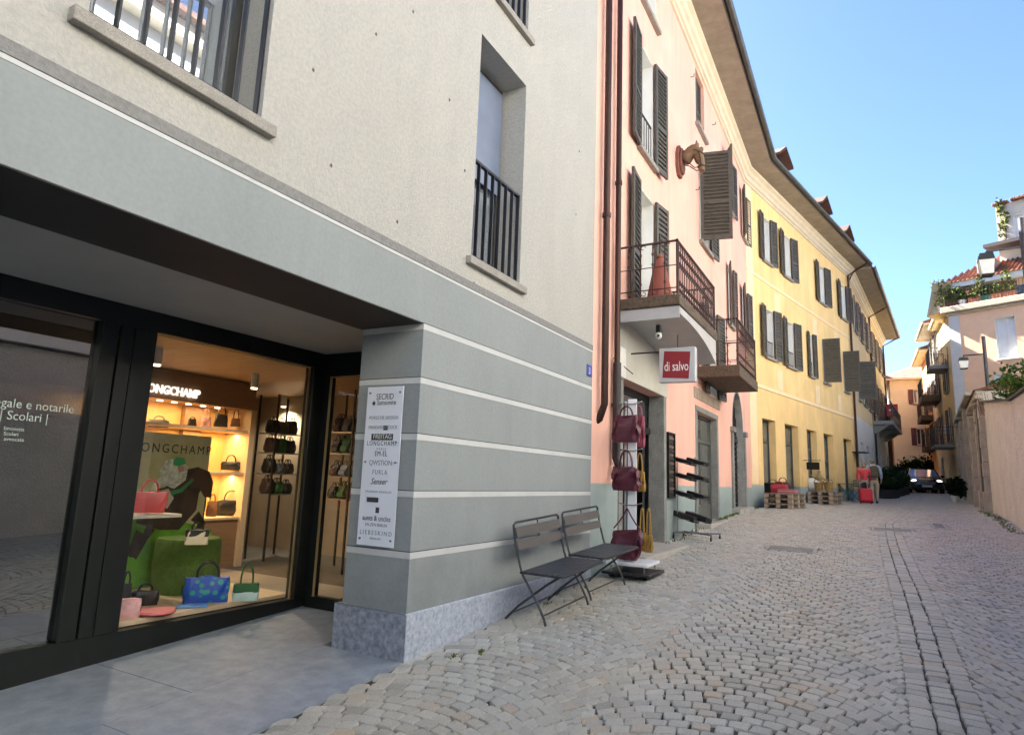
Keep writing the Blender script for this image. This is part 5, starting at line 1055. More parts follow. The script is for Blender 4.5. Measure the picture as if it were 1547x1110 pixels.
for s,v,wf,sz,m,sp in rows:
    v=.04+v*.955; z=bz1-v*Hh-.0; sz=sz*1.25
    if s=='FREITAG': mb=MB(); mb.box(bx0+bw*.2,bx0+bw*.8,PY_-.0055,PY_-.0042,z-.012,z+.04); mb.build('black_bar',INK,BD)
    if s=='Samsonite': mb=MB(); c_=(bx0+bw*.2,z+.014); mb.prism([(c_[0]-.018,c_[1]),(c_[0],c_[1]-.022),(c_[0]+.018,c_[1]),(c_[0],c_[1]+.022)],'b',PY_-.0055,PY_-.0042); mb.build('diamond_mark',INK,BD)
    w_=bw*wf; text(s,(bx0+bw/2-w_/2+(.02 if s=='Samsonite' else 0),PY_-.0065,z),(1,0,0),(0,0,1),sz*.42,m,'lettering',BD,width=w_,ext=.0008,spacing=sp,shear=.3 if s=='Senser' else 0)
for (u0,u1,v0,v1) in ((.52,.64,.252,.282),(.2,.52,.705,.735),(.46,.56,.765,.80)):
    mb=MB(); mb.box(bx0+bw*u0,bx0+bw*u1,PY_-.006,PY_-.0042,bz1-Hh*v1,bz1-Hh*v0); mb.build('printed_mark',INK,BD,bevel=.004)
# ---- street lamps on posts behind the garden wall
def lamp(px,py0,py1,Y,arm,lx0,lx1,lz0,lz1,lab,pxb=None,r=.06):
    top=onY(px,py0,Y); bot=(float(top[0]),Y,-1.2); t=thing('street_lamp',lab,'street lamp',bot,'lantern street lamps')
    mb=MB(); mb.tube([bot,tuple(top)],r,10); mb.build('pole',mat('dark_grey_pole',(.06,.06,.07),.5,metal=.3),t,smooth=True)
    ca=onY((lx0+lx1)/2,arm,Y); mb=MB(); mb.tube([(float(top[0]),Y,float(ca[2])+.02),(float(ca[0]),Y,float(ca[2]))],.025,6); mb.tube([tuple(ca),tuple(onY((lx0+lx1)/2,lz0,Y))],.02,6); mb.build('arm',MATS['dark_grey_pole'],t)
    a_=onY(lx0,lz0,Y); b_=onY(lx1,lz1,Y); w=(b_[0]-a_[0])/2; cx_=float(a_[0]+b_[0])/2; z1_,z0_=float(a_[2]),float(b_[2]); h=z1_-z0_
    mb=MB(); mb.prism([(cx_-w,z1_-h*.3),(cx_+w,z1_-h*.3),(cx_+w*.8,z1_),(cx_-w*.8,z1_)],'b',Y-w,Y+w); mb.build('lamp_cap',BLACK,t)
    mb=MB(); mb.prism([(cx_-w*.7,z0_),(cx_+w*.7,z0_),(cx_+w*.95,z1_-h*.31),(cx_-w*.95,z1_-h*.31)],'b',Y-w*.9,Y+w*.9); mb.build('lamp_glass',mat('frosted_lamp_glass',(.62,.65,.62),.3),t)
    mb=MB(); mb.box(cx_-w*.72,cx_+w*.72,Y-w*.92,Y+w*.92,z0_-h*.06,z0_-.001); mb.build('lamp_base',BLACK,t)
    return t
lamp(1485.5,508,608,27,537,1447,1464,541,556,'smaller lantern lamp post leaning in front of the peach house wall')
lamp(1543,330,600,17.5,380,1476,1504,386,414,'nearer lantern lamp post at the right edge of the picture',r=.075)
# ---- shrubs above the garden wall
def shrub(name,lab,cat,blobs,n,leaf,lm,seed,stem=None,group=None,kind=None):
    c=Vector(blobs[0][:3]); t=thing(name,lab,cat,(c.x,c.y,c.z-blobs[0][5]),group); foliage('foliage',lm,t,blobs,n,leaf,seed)
    if stem:
        mb=MB()
        for s in stem: mb.tube(s[:-1],s[-1],6)
        mb.build('stem',WOODD,t,smooth=True)
    return t
for px,py,rr,sd,lab,Y in ((1524,592,.42,3,'loose green shrub leaning over the garden wall below the lower window',19.5),(1545,575,.5,4,'taller green shrub over the garden wall at the right picture edge',18.5)):
    c=onY(px,py,Y); shrub('shrub',lab,'shrub',[(c[0],c[1],c[2]+.1,rr,rr,rr*.8),(c[0]+.25,c[1]+.3,c[2]-.1,rr*.8,rr,rr*.6),(c[0]+.5,c[1],c[2]+.1,rr,rr,rr)],700,.075,LEAF,sd,[[(c[0],c[1],-1),(c[0]+.05,c[1],c[2]-.5),(c[0],c[1],c[2]+.2),[.04,.03,.01]]] if False else None)
c=onY(1480,606,22.5); t=thing('twig_plant','bare reddish twigs sticking up behind the garden wall coping','plant',(c[0],c[1],c[2]-1)); mb=MB()
for k in range(12): mb.tube([(c[0]+k*.03,c[1],c[2]-.4),(c[0]+k*.05-.2+random.random()*.1,c[1]+random.random()*.2,c[2]+random.random()*.3)],.008,4)
mb.build('twigs',mat('red_twigs',(.25,.12,.08),.8),t)
# ---- pallets with goods
PAL=mat('weathered_pallet_wood',(.20,.14,.10),.85,col2=(.36,.28,.20),vscale=5,bump=.4,bscale=30)
PALL=mat('pale_pallet_ends',(.40,.33,.24),.8,var=.1)
def pallet(lab,P,rz,grp):
    t=thing('pallet',lab,'pallet',(0,0,0),grp); 
    mb=MB()
    for i in range(7): x=-.4+i*.8/7; mb.box(x+.008,x+.1,-.6,.6,.122,.142)
    mb.build('deck',PAL,t)
    mb=MB()
    for y_ in (-.6,-.05,.5): mb.box(-.4,.4,y_,y_+.1,.1,.121)
    for x_ in (-.4,-.05,.3): mb.box(x_,x_+.1,-.6,.6,0,.02)
    mb.build('stringer',PAL,t)
    for x_ in (-.4,-.06,.28):
        for y_ in (-.6,-.06,.48): mb=MB(); mb.box(x_,x_+.12,y_,y_+.12,.021,.099); mb.build('block',PALL,t)
    place(t,P,rz); return t
wr=math.atan2(YW.U.y,YW.U.x)-PI/2
def stack(C,n,rz,nm,grp):
    names=['bottom','middle','top'] if n==3 else ['lower','upper']; out=None
    for i in range(n):
        lab='%s wooden pallet of the %s'%(names[i],nm); P=(C[0],C[1],C[2]+.146*i)
        if out is None: out=pallet(lab,P,rz,grp)
        else: dup(out,P,rz,lab,grp)
    return C[2]+.146*n
c1=G3(1197,769); d1=Vector((-.40,.60,0)); d1.rotate(Matrix.Rotation(wr,3,'Z')); s1=c1+d1; s1.z=float(ground(s1.x,s1.y))
zt1=stack(s1,3,wr,'pallet stack in front of the first yellow shop windows','stacked wooden pallets')
s1b=s1+YW.U*1.0-YW.N*.55; s1b.z=float(ground(s1b.x,s1b.y)); zt1b=stack(s1b,2,wr+R_(8),'low pallet pile by the yellow wall behind the first stack','stacked wooden pallets')
c2=G3(1258,763); s2=c2+d1; s2.z=float(ground(s2.x,s2.y)); zt2_=stack(s2,3,wr,'farther pallet stack near the green bistro set','stacked wooden pallets')
s2b=s2+YW.U*1.0-YW.N*.6; s2b.z=float(ground(s2b.x,s2b.y)); zt2b=stack(s2b,2,wr-R_(5),'low pallet pile by the wall behind the farther stack','stacked wooden pallets')
def on(sv,dx,dy,z): v=sv+YW.U*dy+YW.N*dx; return (v.x,v.y,z+.002)
ux=(.98,-.2,0)
bag('black travel bag at the wall side of the first pallet stack',on(s1b,-.1,-.15,zt1b),.55,.42,.25,BLK,.12,1,ux,'duffel',name='travel_bag',cat='travel bag')
bag('dark brown travel bag standing behind the red one on the first pallet stack',on(s1,-.15,.3,zt1),.45,.32,.22,mat('dark_brown_leather',(.06,.03,.025),.5),.14,1,ux,'duffel',name='travel_bag',cat='travel bag')
bag('red leather travel bag on top of the first pallet stack',on(s1,-.12,-.1,zt1),.48,.24,.22,RED,.1,1,ux,'duffel',name='travel_bag',cat='travel bag')
t=thing('folded_blanket','flat pile of pale pink folded textiles at the street end of the first pallet stack','textile',on(s1,.2,-.25,zt1)); 
for k in range(3): mb=MB(F(on(s1,.18,-.25,zt1+.04*k),ux)); mb.box(-.24,.24,-.17,.17,0.001,.037); mb.build('cloth',mat('pink_cloth' if k%2 else 'dusty_rose_cloth',(.55,.28,.28) if k%2 else (.42,.16,.17),.9,bump=.4),t,bevel=.012,seg=2,smooth=True)
t=thing('round_vase','big round white ribbed vase at the wall side of the farther pallets','vase',on(s2b,-.05,-.35,zt2b)); c=t.location
mb=MB(); mb.lathe([(.12,c.z),(.3,c.z+.12),(.36,c.z+.28),(.32,c.z+.44),(.16,c.z+.54),(.1,c.z+.56),(.11,c.z+.6),(.08,c.z+.6),(.07,c.z+.5)],c.x,c.y,22); mb.build('body',mat('white_glazed_ceramic',(.72,.72,.68),.35,bump=.2),t,smooth=True)
for k,(dx,lab) in enumerate(((-.18,'left wicker basket beside the white vase on the farther pallets'),(.14,'right wicker basket at the street side on the farther pallets'))):
    P=Vector(on(s2,dx,-.05,zt2_)); t=thing('wicker_basket',lab,'basket',P,'wicker baskets'); WK=mat('golden_wicker',(.30,.20,.07),.8,var=.4,vscale=30,bump=1,bscale=60)
    mb=MB(); mb.lathe([(.12,P.z),(.16,P.z+.3),(.17,P.z+.3),(.15,P.z+.27),(.11,P.z+.04)],P.x,P.y,16); mb.build('body',WK,t); mb=MB(); mb.tube([(P.x+.15*math.cos(a),P.y,P.z+.3+.12*math.sin(a)) for a in np.linspace(0,PI,8)],.012,6); mb.build('handle',WK,t)
P=Vector(on(s2b,.12,.1,zt2b)); t=thing('straw_figure','pale straw figure standing behind the white vase against the yellow wall','decoration',P); ST=mat('straw',(.40,.30,.14),.9,var=.3,vscale=20,bump=.8)
skinobj('body',[[(P.x,P.y,P.z+.42,.09),(P.x,P.y,P.z+.65,.08),(P.x,P.y,P.z+.78,.05),(P.x,P.y,P.z+.9,.08)],[0,(P.x-.08,P.y,P.z+.2,.05),(P.x-.1,P.y,P.z+.01,.04)],[0,(P.x+.08,P.y,P.z+.2,.05),(P.x+.1,P.y,P.z+.01,.04)],[1,(P.x-.2,P.y,P.z+.6,.035),(P.x-.3,P.y,P.z+.72,.03)],[1,(P.x+.2,P.y,P.z+.55,.035),(P.x+.3,P.y,P.z+.45,.03)]],ST,t,1)
# small black hanging shop sign
a_,z_=aw(YW,1229,704,.35); t=thing('hanging_sign','small black hanging shop sign beside the middle yellow shop window','sign',YW(a_,.35,z_)); mb=MB(YW); mb.box(a_-.02,a_+.02,.12,.55,z_-.12,z_+.14); mb.build('board',BLACK,t,bevel=.006); mb=MB(); mb.tube([YW(a_,0,z_+.2),YW(a_,.6,z_+.2)],.012,6); mb.build('bracket',IRON,t)
# ---- green bistro table and chairs
GRN=mat('teal_green_steel',(.05,.16,.14),.5,metal=.2)
tp=G3(1279,758); t=thing('bistro_table','small round teal folding bistro table by the last yellow shop window','table',tp); x,yy,zz=tp
mb=MB(); mb.lathe([(.29,zz+.70),(.3,zz+.71),(.3,zz+.72),(.0001,zz+.72)],x,yy,20,cap=False); mb.build('tabletop',GRN,t)
for s in (-1,1): mb=MB(); mb.tube([(x-.24*s,yy-.1*s,zz+.7),(x+.24*s,yy-.1*s,zz)],.012,6); mb.tube([(x-.24*s,yy+.14,zz+.7),(x+.24*s,yy+.14,zz)],.012,6); mb.build('leg',GRN,t)
def bchair(lab,P,rz):
    t=thing('bistro_chair',lab,'chair',group='teal bistro chairs')
    mb=MB(); 
    for i in range(5): mb.box(-.19+i*.08,-.125+i*.08,-.19,.19,.44,.452)
    mb.build('seat',GRN,t); mb=MB()
    for z_ in (.62,.72,.82): mb.box(-.2,-.185,-.19,.19,z_,z_+.05)
    mb.build('backrest',GRN,t)
    for s in (-1,1):
        mb=MB(); mb.tube([(-.2,.19*s,.88),(-.17,.19*s,.45),(.2,.19*s,0)],.011,6); mb.build('leg',GRN,t); mb=MB(); mb.tube([(.2,.17*s,.44),(-.22,.17*s,0)],.011,6); mb.build('leg',GRN,t)
    place(t,P,rz); return t
q=G3(1288,757.5); bc=bchair('teal bistro chair right of the table, turned to the yellow wall',q,R_(150)); q2=G3(1270,757); dup(bc,q2,R_(20),'teal bistro chair left of the table, beside the pallets')
q3=G3(1274,754); t=thing('potted_shrub','small potted shrub standing between the bistro chair and the shop window','potted plant',q3); mb=MB(); mb.lathe([(.13,q3.z),(.18,q3.z+.3),(.15,q3.z+.28)],q3.x,q3.y,12); mb.build('pot',CLAY,t); foliage('foliage',LEAF,t,[(q3.x,q3.y,q3.z+.75,.3,.3,.4)],220,.09,5)
# ---- hedge planters and dark bushes
for i,(px,py,lab) in enumerate(((1341,752,'nearest dark planter hedge beyond the walking couple'),(1350,749,'middle dark planter hedge on the left of the street'),(1358,747,'farthest dark planter hedge left of the oncoming car'))):
    c=G3(px,py); t=thing('planter_hedge',lab,'hedge',c,'dark hedges in planters'); mb=MB(F(c,YW.U)); mb.box(-.9,.9,-.35,.35,0,.4); mb.build('planter',mat('dark_planter',(.03,.02,.02),.7),t,bevel=.02)
    foliage('foliage',LEAFD,t,[(c.x+YW.U.x*k,c.y+YW.U.y*k,c.z+.82,.5,.55,.55) for k in (-.6,0,.6)],1400,.10,20+i,shell=.3)
c=Vector((3.0,54.5,0)); t=thing('round_bush','big dark rounded bush in front of the cream house','bush',c); foliage('foliage',LEAFD,t,[(2.6,54.5,1.2,1.0,1,1.2),(3.6,54.5,1.35,1.1,1,1.25),(1.8,54.8,.9,.7,.8,1.0),(4.2,54.3,.9,.6,.8,1.0)],5000,.16,31,shell=.4); mb=MB(); mb.tube([(3,54.5,-.1),(3,54.5,1.2)],[.1,.06],8); mb.build('trunk',WOODD,t)
c=G3(1444,747); c=Vector((3.2,33,0)); c.x=float(onY(1444,740,33)[0]); c.z=float(ground(c.x,33)); t=thing('potted_bush','dark bush in a white pot by the right hand house fronts','potted plant',c); mb=MB(); mb.lathe([(.11,c.z),(.17,c.z+.26),(.14,c.z+.26)],c.x-.05,c.y-.1,14); mb.build('pot',WHITE,t); foliage('foliage',LEAFD,t,[(c.x,c.y,c.z+.68,.36,.36,.34),(c.x+.1,c.y,c.z+.45,.3,.3,.25)],1800,.11,33,shell=.3)
# ---- weeds along the wall foot
GRS=leafmat('moss_and_weeds',(.05,.10,.02),(.18,.22,.06))
gV=[];gF=[]
def tuft(x,y_,n,h,spread):
    z=float(ground(x,y_))
    for k in range(n):
        a=random.uniform(0,2*PI); r=random.uniform(0,spread); bx,by=x+r*math.cos(a)*.7,y_+r*math.sin(a)*1.6; l=h*random.uniform(.4,1); lx,ly=random.uniform(-.6,.6)*l,random.uniform(-.6,.6)*l; w=.006+.01*l/.06*.5
        o=len(gV); gV.extend([(bx-w,by,z-.005),(bx+w,by,z-.005),(bx+lx*.6+w*.6,by+ly*.6,z+l*.7),(bx+lx,by+ly,z+l)]); gF.append((o,o+1,o+2,o+3))
for y_ in np.arange(10.9,20.8,.16): tuft(-3.04+random.random()*.12,y_,int(10+16*random.random())if y_>13.4 else 4,.05,.10)
for x_,y_ in ((-2.72,4.55),(-2.85,4.35),(-2.95,6.2)): tuft(x_,y_,14,.035,.05)
for y_ in np.arange(15.5,24,.13): tuft(float(xr(y_))-.06-random.random()*.2,y_,8,.04,.1)
for s_ in np.arange(.3,3,.1): p=YW(s_,.1,0); tuft(p.x,p.y,10,.05,.1)
me=bpy.data.meshes.new('wall_foot_weeds'); me.from_pydata(gV,[],gF); me.materials.append(GRS); tag(link('wall_foot_weeds',me),'thin weeds and moss growing along the foot of the street walls','weeds',kind='stuff')
# stray dry leaves
# ================================================================ people
SKIN=mat('skin',(.50,.30,.21),.55,var=.05)
def person(P,face,h,lab,top,legs,hair,shoe,pose='stand',long_hair=False,shirt2=None,legw=1,girth=1,bald=.0):
    """local axes: x right, y forward, z up"""
    t=thing('person',lab,'person'); s=h/1.75; g=girth; st=.11 if pose=='walk' else .03
    def S(L): return [[p if isinstance(p,int) else (p[0]*s,p[1]*s,p[2]*s,p[3]*s) for p in c] for c in L]
    fl=(.09,st,.0);fr_=(-.09,-st,0)
    hip=(0,0,.93)
    arms={}
    for sd in (-1,1):
        sw=(.06 if sd>0 else -.06) if pose=='walk' else 0
        arms[sd]=[(sd*.19*g,-.0,1.40,.052),(sd*.245*g,.0+sw*.5,1.16,.042),(sd*.255*g,.05+sw*1.6,.93,.030),(sd*.255*g,.07+sw*2,.86,.028)]
    body=[[(0,0,.95,.13*g),(0,0,1.10,.12*g),(0,.0,1.28,.14*g),(0,-.01,1.42,.10),(0,0,1.50,.055),(0,.01,1.56,.055),(0,.015,1.63,.085),(0,.012,1.70,.07)]]
    for sd in (-1,1): body.append([3]+arms[sd])
    hands_at=[]
    for sd,ft in ((-1,fr_),(1,fl)): body.append([0,(sd*.09,0,.88,.095),(sd*.095,ft[1]*.4+.02,.50,.06),(sd*.095,ft[1],.10,.04),(sd*.1,ft[1]+.11,.03,.032)])
    # fingers, five to each hand
    idx=8
    for sd in (-1,1):
        hx,hy,hz,_=arms[sd][3]; root=idx+3
        for k in range(4): body.append([root,(hx+sd*(.004),hy-.022+.016*k,hz-.055,.0085),(hx-sd*.006,hy-.024+.017*k,hz-.085-.006*(k in(1,2)),.0075),(hx-sd*.016,hy-.022+.016*k,hz-.105,.006)])
        body.append([root,(hx-sd*.012,hy+.035,hz-.03,.010),(hx-sd*.02,hy+.045,hz-.06,.008)])
        idx+=4
    skinobj('body',S(body),SKIN,t,1)
    for sd in (-1,1): mb=MB(); mb.ball((sd*.083*s,.01*s,1.62*s),(.012*s,.022*s,.03*s),8,6); mb.build('ear',SKIN,t,smooth=True)
    mb=MB(); mb.ball((0,.098*s,1.615*s),(.014*s,.02*s,.022*s),8,6); mb.build('nose',SKIN,t,smooth=True)
    for sd in (-1,1): mb=MB(); mb.ball((sd*.032*s,.085*s,1.645*s),.011*s,8,6); mb.build('eye',BLACK,t)
    mb=MB(); mb.box(-.022*s,.022*s,.09*s,.097*s,1.575*s,1.583*s); mb.build('mouth',mat('lips',(.35,.13,.11),.6),t)
    tz=.84 if shirt2 else .9
    jk=[[(0,0,.92,.155*g),(0,0,1.10,.148*g),(0,0,1.28,.165*g),(0,-.01,1.42,.125*g),(0,-.005,1.475,.07)]]
    for sd in (-1,1): a=arms[sd]; jk.append([3,(a[0][0],a[0][1],a[0][2],.072),(a[1][0],a[1][1],a[1][2],.058),(a[2][0]*1.0,a[2][1],a[2][2]+.02,.045)])
    skinobj('top',S(jk),top,t,2)
    tr=[[(0,0,.95,.15*g),(0,0,.90,.14*g)]]
    for sd,ft in ((-1,fr_),(1,fl)): tr.append([1,(sd*.092,0,.84,.11*g*legw),(sd*.097,ft[1]*.4+.025,.50,.078*legw),(sd*.097,ft[1]+.005,.11,.062*legw)])
    skinobj('trousers',S(tr),legs,t,2)
    for sd,ft in ((-1,fr_),(1,fl)): mb=MB(); mb.ball((sd*.1*s,(ft[1]+.06)*s,.045*s),(.048*s,.14*s,.05*s),12,8); mb.build('shoe',shoe,t,smooth=True)
    mb=MB(); rr=.097*s; vs=[]
    mb.ball((0,-.008*s,1.665*s),(.093*s,.105*s,.098*s),14,10,.04)
    if long_hair: mb.ball((0,-.06*s,1.56*s),(.085*s,.06*s,.11*s),12,8,.05)
    # cut the face side open by keeping only faces behind / above
    keepf=[];
    for f in mb.f:
        c=[sum(mb.v[i][k] for i in f)/len(f) for k in range(3)]
        if not (c[1]>.03*s and c[2]<1.69*s) and c[2]>(1.5 if long_hair else 1.585)*s: keepf.append(f)
    mb.f=keepf; mb.mi=[0]*len(keepf); mb.build('hair',hair,t,smooth=True)
    P=Vector([float(c) for c in P]); t.location=P; t.rotation_euler=(0,0,face); return t
ctr_px=lambda px,py,Y:onY(px,py,Y)
pmn=G3(1322,760); pwm=G3(1307.5,759.5); print('people',pmn,pwm)
HG=mat('grey_hair',(.28,.27,.26),.8,var=.2); HB=mat('sandy_hair',(.38,.24,.13),.7,var=.2)
man=person(pmn,R_(8),1.80,'grey haired man seen from behind in pale blue shirt and beige trousers with a backpack','' or mat('pale_blue_shirt',(.45,.52,.64),.8,bump=.3),mat('beige_trousers',(.52,.44,.32),.85,bump=.3,bscale=25),HG,mat('black_shoes',(.02,.02,.02),.5),'walk',girth=1.12,legw=1.1)
wom=person(pwm,R_(14),1.64,'sandy haired woman from behind in coral red cardigan and black trousers, pulling a suitcase',mat('coral_red_knit',(.72,.07,.09),.8,bump=.3),mat('black_trousers',(.018,.017,.02),.7),HB,mat('black_shoes',(.02,.02,.02),.5),'walk',True,girth=1.06)
# backpack worn by the man
bp=thing('backpack','olive brown backpack worn by the man in the pale blue shirt','backpack')
OL=mat('olive_backpack_cloth',(.085,.08,.045),.75,var=.2,bump=.4)
mb=MB(); mb.prism([(-.15,1.02),(.15,1.02),(.165,1.2),(.15,1.42),(.09,1.5),(-.09,1.5),(-.15,1.42),(-.165,1.2)],'b',-.33,-.15); mb.build('body',OL,bp,bevel=.04,seg=3,smooth=True)
mb=MB(); mb.prism([(-.11,1.04),(.11,1.04),(.11,1.22),(-.11,1.22)],'b',-.375,-.33); mb.build('pocket',OL,bp,bevel=.02,seg=2,smooth=True)
for s in (-1,1): mb=MB(); mb.tube([(s*.10,-.17,1.45),(s*.13,-.05,1.52),(s*.13,.12,1.44),(s*.135,.13,1.28),(s*.15,-.12,1.12)],.018,8); mb.build('strap',OL,bp,smooth=True)
place(bp,pmn,R_(8))
# red suitcase
q=G3(1309,761); sc_=thing('suitcase','small bright red trolley suitcase pulled by the woman in coral','suitcase'); RS=mat('bright_red_suitcase_cloth',(.62,.015,.035),.6,bump=.3)
mb=MB(); mb.box(-.2,.2,-.13,.13,.06,.52); mb.build('case',RS,sc_,bevel=.04,seg=3,smooth=True); mb=MB(); mb.box(-.15,.15,-.155,-.13,.1,.38); mb.build('front_pocket',RS,sc_,bevel=.012)
for s in (-1,1): mb=MB(); mb.tube([(s*.16-.015,.1,.035),(s*.16+.015,.1,.035)],.035,10); mb.build('wheel',BLACK,sc_)
mb=MB(); mb.tube([(-.1,.1,.5),(-.1,.2,.88),(.1,.2,.88),(.1,.1,.5)],.01,6); mb.build('handle',CHR,sc_)
sc_.scale=(1.12,1.12,1.12); place(sc_,q,R_(10)); sc_.rotation_euler=(R_(-12),0,R_(10))
c=onY(1427,744,52); c=(c[0],52,float(ground(c[0],52))); person(c,R_(185),1.66,'distant person in a lime green coat and red trousers right of the car',mat('lime_coat',(.42,.58,.08),.7),mat('dull_red_trousers',(.30,.06,.05),.8),HB,BLK)
# ================================================================ cars
CARP=mat('black_car_paint',(.012,.013,.016),.22,spec=.7); CGL=mat('car_windscreen',(.10,.20,.45),.06,spec=1); HL=mat('lit_headlight',(.9,.9,.9),.2,emit=(1,.97,.9),estr=.7); PLT=mat('number_plate_white',(.75,.75,.72),.5); RUB=mat('tyre_rubber',(.02,.02,.02),.85)
def car():
    t=thing('parked_car','x','car',group='dark cars at the end of the street')
    # front towards -y; cross sections along y: (y, half width, z of sill, belt z, belt half width)
    sec=[(-2.12,.62,.38,.60,.55),(-2.05,.80,.25,.74,.74),(-1.8,.88,.22,.86,.82),(-1.1,.90,.22,.97,.85),(-.6,.90,.22,1.02,.86),(.6,.90,.22,1.04,.86),(1.6,.90,.22,1.04,.84),(2.0,.84,.28,.98,.78),(2.12,.7,.4,.85,.6)]
    mb=MB(); n=12; vs=[];fs=[]
    for (yy,hw,z0,z1,bw) in sec:
        ring=[(-hw*.93,z0),(-hw,z0+.12),(-hw,(z0+z1)/2),(-bw,z1-.05),(-bw*.92,z1),(-bw*.4,z1+.03),(bw*.4,z1+.03),(bw*.92,z1),(bw,z1-.05),(hw,(z0+z1)/2),(hw,z0+.12),(hw*.93,z0)]
        vs+=[(x,yy,z) for x,z in ring]
    for i in range(len(sec)-1):
        for k in range(n): fs.append((i*n+k,i*n+(k+1)%n,(i+1)*n+(k+1)%n,(i+1)*n+k))
    fs+=[tuple(range(n)),tuple(range((len(sec)-1)*n,len(sec)*n))]; mb.add(vs,fs); mb.build('body',CARP,t,smooth=True)
    # cabin
    mb=MB(); cs=[(-1.0,.78,1.0),(-.25,.64,1.50),(.9,.64,1.53),(1.75,.62,1.42),(2.0,.72,1.02)]
    top=[(x,yy,z) for yy,hw,z in cs[1:4] for x in (-hw,hw)]
    mb.add([(-.64,-.27,1.49),(.64,-.27,1.49),(.64,.9,1.535),(-.64,.9,1.535),(.6,1.72,1.44),(-.6,1.72,1.44),(-.60,-.2,1.44),(.60,-.2,1.44),(.6,1.7,1.38),(-.6,1.7,1.38)],[(0,1,2,3),(3,2,4,5),(0,6,7,1),(5,4,8,9),(0,3,5,9,6),(1,7,8,4,2)]); mb.build('roof',CARP,t,smooth=True)
    for s in (-1,1):
        for (a,b) in (((s*.80,-1.02,1.0),(s*.64,-.25,1.5)),((s*.84,1.95,1.0),(s*.61,1.68,1.43)),((s*.85,.45,1.02),(s*.64,.45,1.5))): mb=MB(); mb.tube([a,b],.035,6); mb.build('pillar',CARP,t)
    mb=MB(); mb.quad((-.78,-1.0,1.0),(.78,-1.0,1.0),(.62,-.25,1.47),(-.62,-.25,1.47)); mb.build('windscreen',CGL,t)
    for s in (-1,1): mb=MB(); mb.quad((s*.83,-.95,1.01),(s*.84,1.85,1.03),(s*.62,1.62,1.42),(s*.63,-.22,1.46)); mb.build('side_window',PANE,t)
    mb=MB(); mb.quad((-.76,2.0,1.02),(.76,2.0,1.02),(.58,1.68,1.41),(-.58,1.68,1.41)); mb.build('rear_window',PANE,t)
    for s in (-1,1):
        mb=MB(); mb.ball((s*.62,-1.98,.72),(.17,.10,.075),12,8); mb.build('headlight',HL,t,smooth=True)
        mb=MB(); mb.ball((s*.98,-.75,1.03),(.11,.06,.075),10,6); mb.build('wing_mirror',CARP,t,smooth=True)
        mb=MB(); mb.ball((s*.7,-2.03,.42),(.09,.04,.05),8,6); mb.build('fog_light',CHR,t)
        for yy in (-1.35,1.35):
            mb=MB(); mb.tube([(s*.74,yy,.32),(s*.92,yy,.32)],.32,20); w_=mb.build('wheel',RUB,t); mb=MB(); mb.tube([(s*.90,yy,.32),(s*.93,yy,.32)],.20,14); mb.build('rim',CHR,w_)
    mb=MB(); 
    for i in range(4): mb.box(-.42,.42,-2.14,-2.10,.52+i*.045,.54+i*.045)
    mb.build('grille',CHR,t)
    mb=MB(); mb.box(-.26,.26,-2.16,-2.13,.37,.47); mb.build('number_plate',PLT,t)
    mb=MB(); mb.box(-.75,.75,-2.10,-1.95,.22,.34); mb.build('bumper',RUB,t,bevel=.02)
    return t
cr=car(); q=onY(1394,740,48); P=(float(q[0]),48,float(ground(q[0],48))); place(cr,P,R_(3)); cr.name='oncoming_car'; cr['label']='dark car with lit headlights facing down the street'
q=onY(1374,740,53.2); dup(cr,(float(q[0]),53.2,float(ground(q[0],53.2))),R_(-6),'second dark car half hidden behind the front one').name='waiting_car'
# street end signs
Yq=47; p=onY(1340,629,Yq); q=onY(1356,610,Yq); t=thing('red_sign','square red sign with a white emblem projecting from the ochre house','sign',p); mb=MB(); mb.box(float(p[0]),float(q[0]),Yq,Yq+.1,float(p[2]),float(q[2])); mb.build('panel',mat('sign_crimson',(.35,.02,.06),.5),t,bevel=.02)
cx_,cz_=float(p[0]+q[0])/2,float(p[2]+q[2])/2; mb=MB(); mb.box(cx_-.18,cx_+.18,Yq-.02,Yq-.001,cz_-.05,cz_+.05); mb.build('emblem',WHITE,t); mb=MB(); mb.box(cx_-.05,cx_+.05,Yq-.022,Yq-.001,cz_-.22,cz_+.18); mb.build('emblem',WHITE,t)
mb=MB(); mb.tube([(float(p[0])-1.2,Yq+.05,cz_),(float(p[0]),Yq+.05,cz_)],.03,6); mb.build('bracket',IRON,t)
Yq=44.5; p=onY(1427,655,Yq); q=onY(1449,642,Yq); t=thing('white_sign','pale rectangular projecting sign with faint lettering under an iron balcony','sign',p); mb=MB(); mb.box(float(p[0]),float(q[0]),Yq,Yq+.12,float(p[2]),float(q[2])); mb.build('panel',mat('pale_blue_sign',(.62,.72,.78),.5),t,bevel=.02)
text('ooooo',(float(p[0])+.15,Yq-.01,float(p[2])+.18),(1,0,0),(0,0,1),.26,INKL,'lettering',t,width=float(q[0]-p[0])*.65)
mb=MB(); mb.tube([(float(q[0]),Yq+.05,float(q[2])-.1),(float(q[0])+.8,Yq+.05,float(q[2])-.1)],.03,6); mb.build('bracket',IRON,t)
p=onY(1352,651,45.5); t=thing('wall_lantern','small lantern on a curved arm at the corner of the ochre house','lantern',p); mb=MB(); mb.lathe([(.02,float(p[2])+.5),(.25,float(p[2])+.35),(.16,float(p[2])),(.02,float(p[2])-.05)],float(p[0]),45.5,10); mb.build('lamp_shade',mat('grey_lamp_shade',(.16,.18,.18),.6),t); mb=MB(); mb.tube([(float(p[0]),45.5,float(p[2])+.45),(float(p[0])-.3,45.5,float(p[2])+.75),(float(p[0])-.9,45.5,float(p[2])+.6)],.03,6); mb.build('arm',IRON,t)
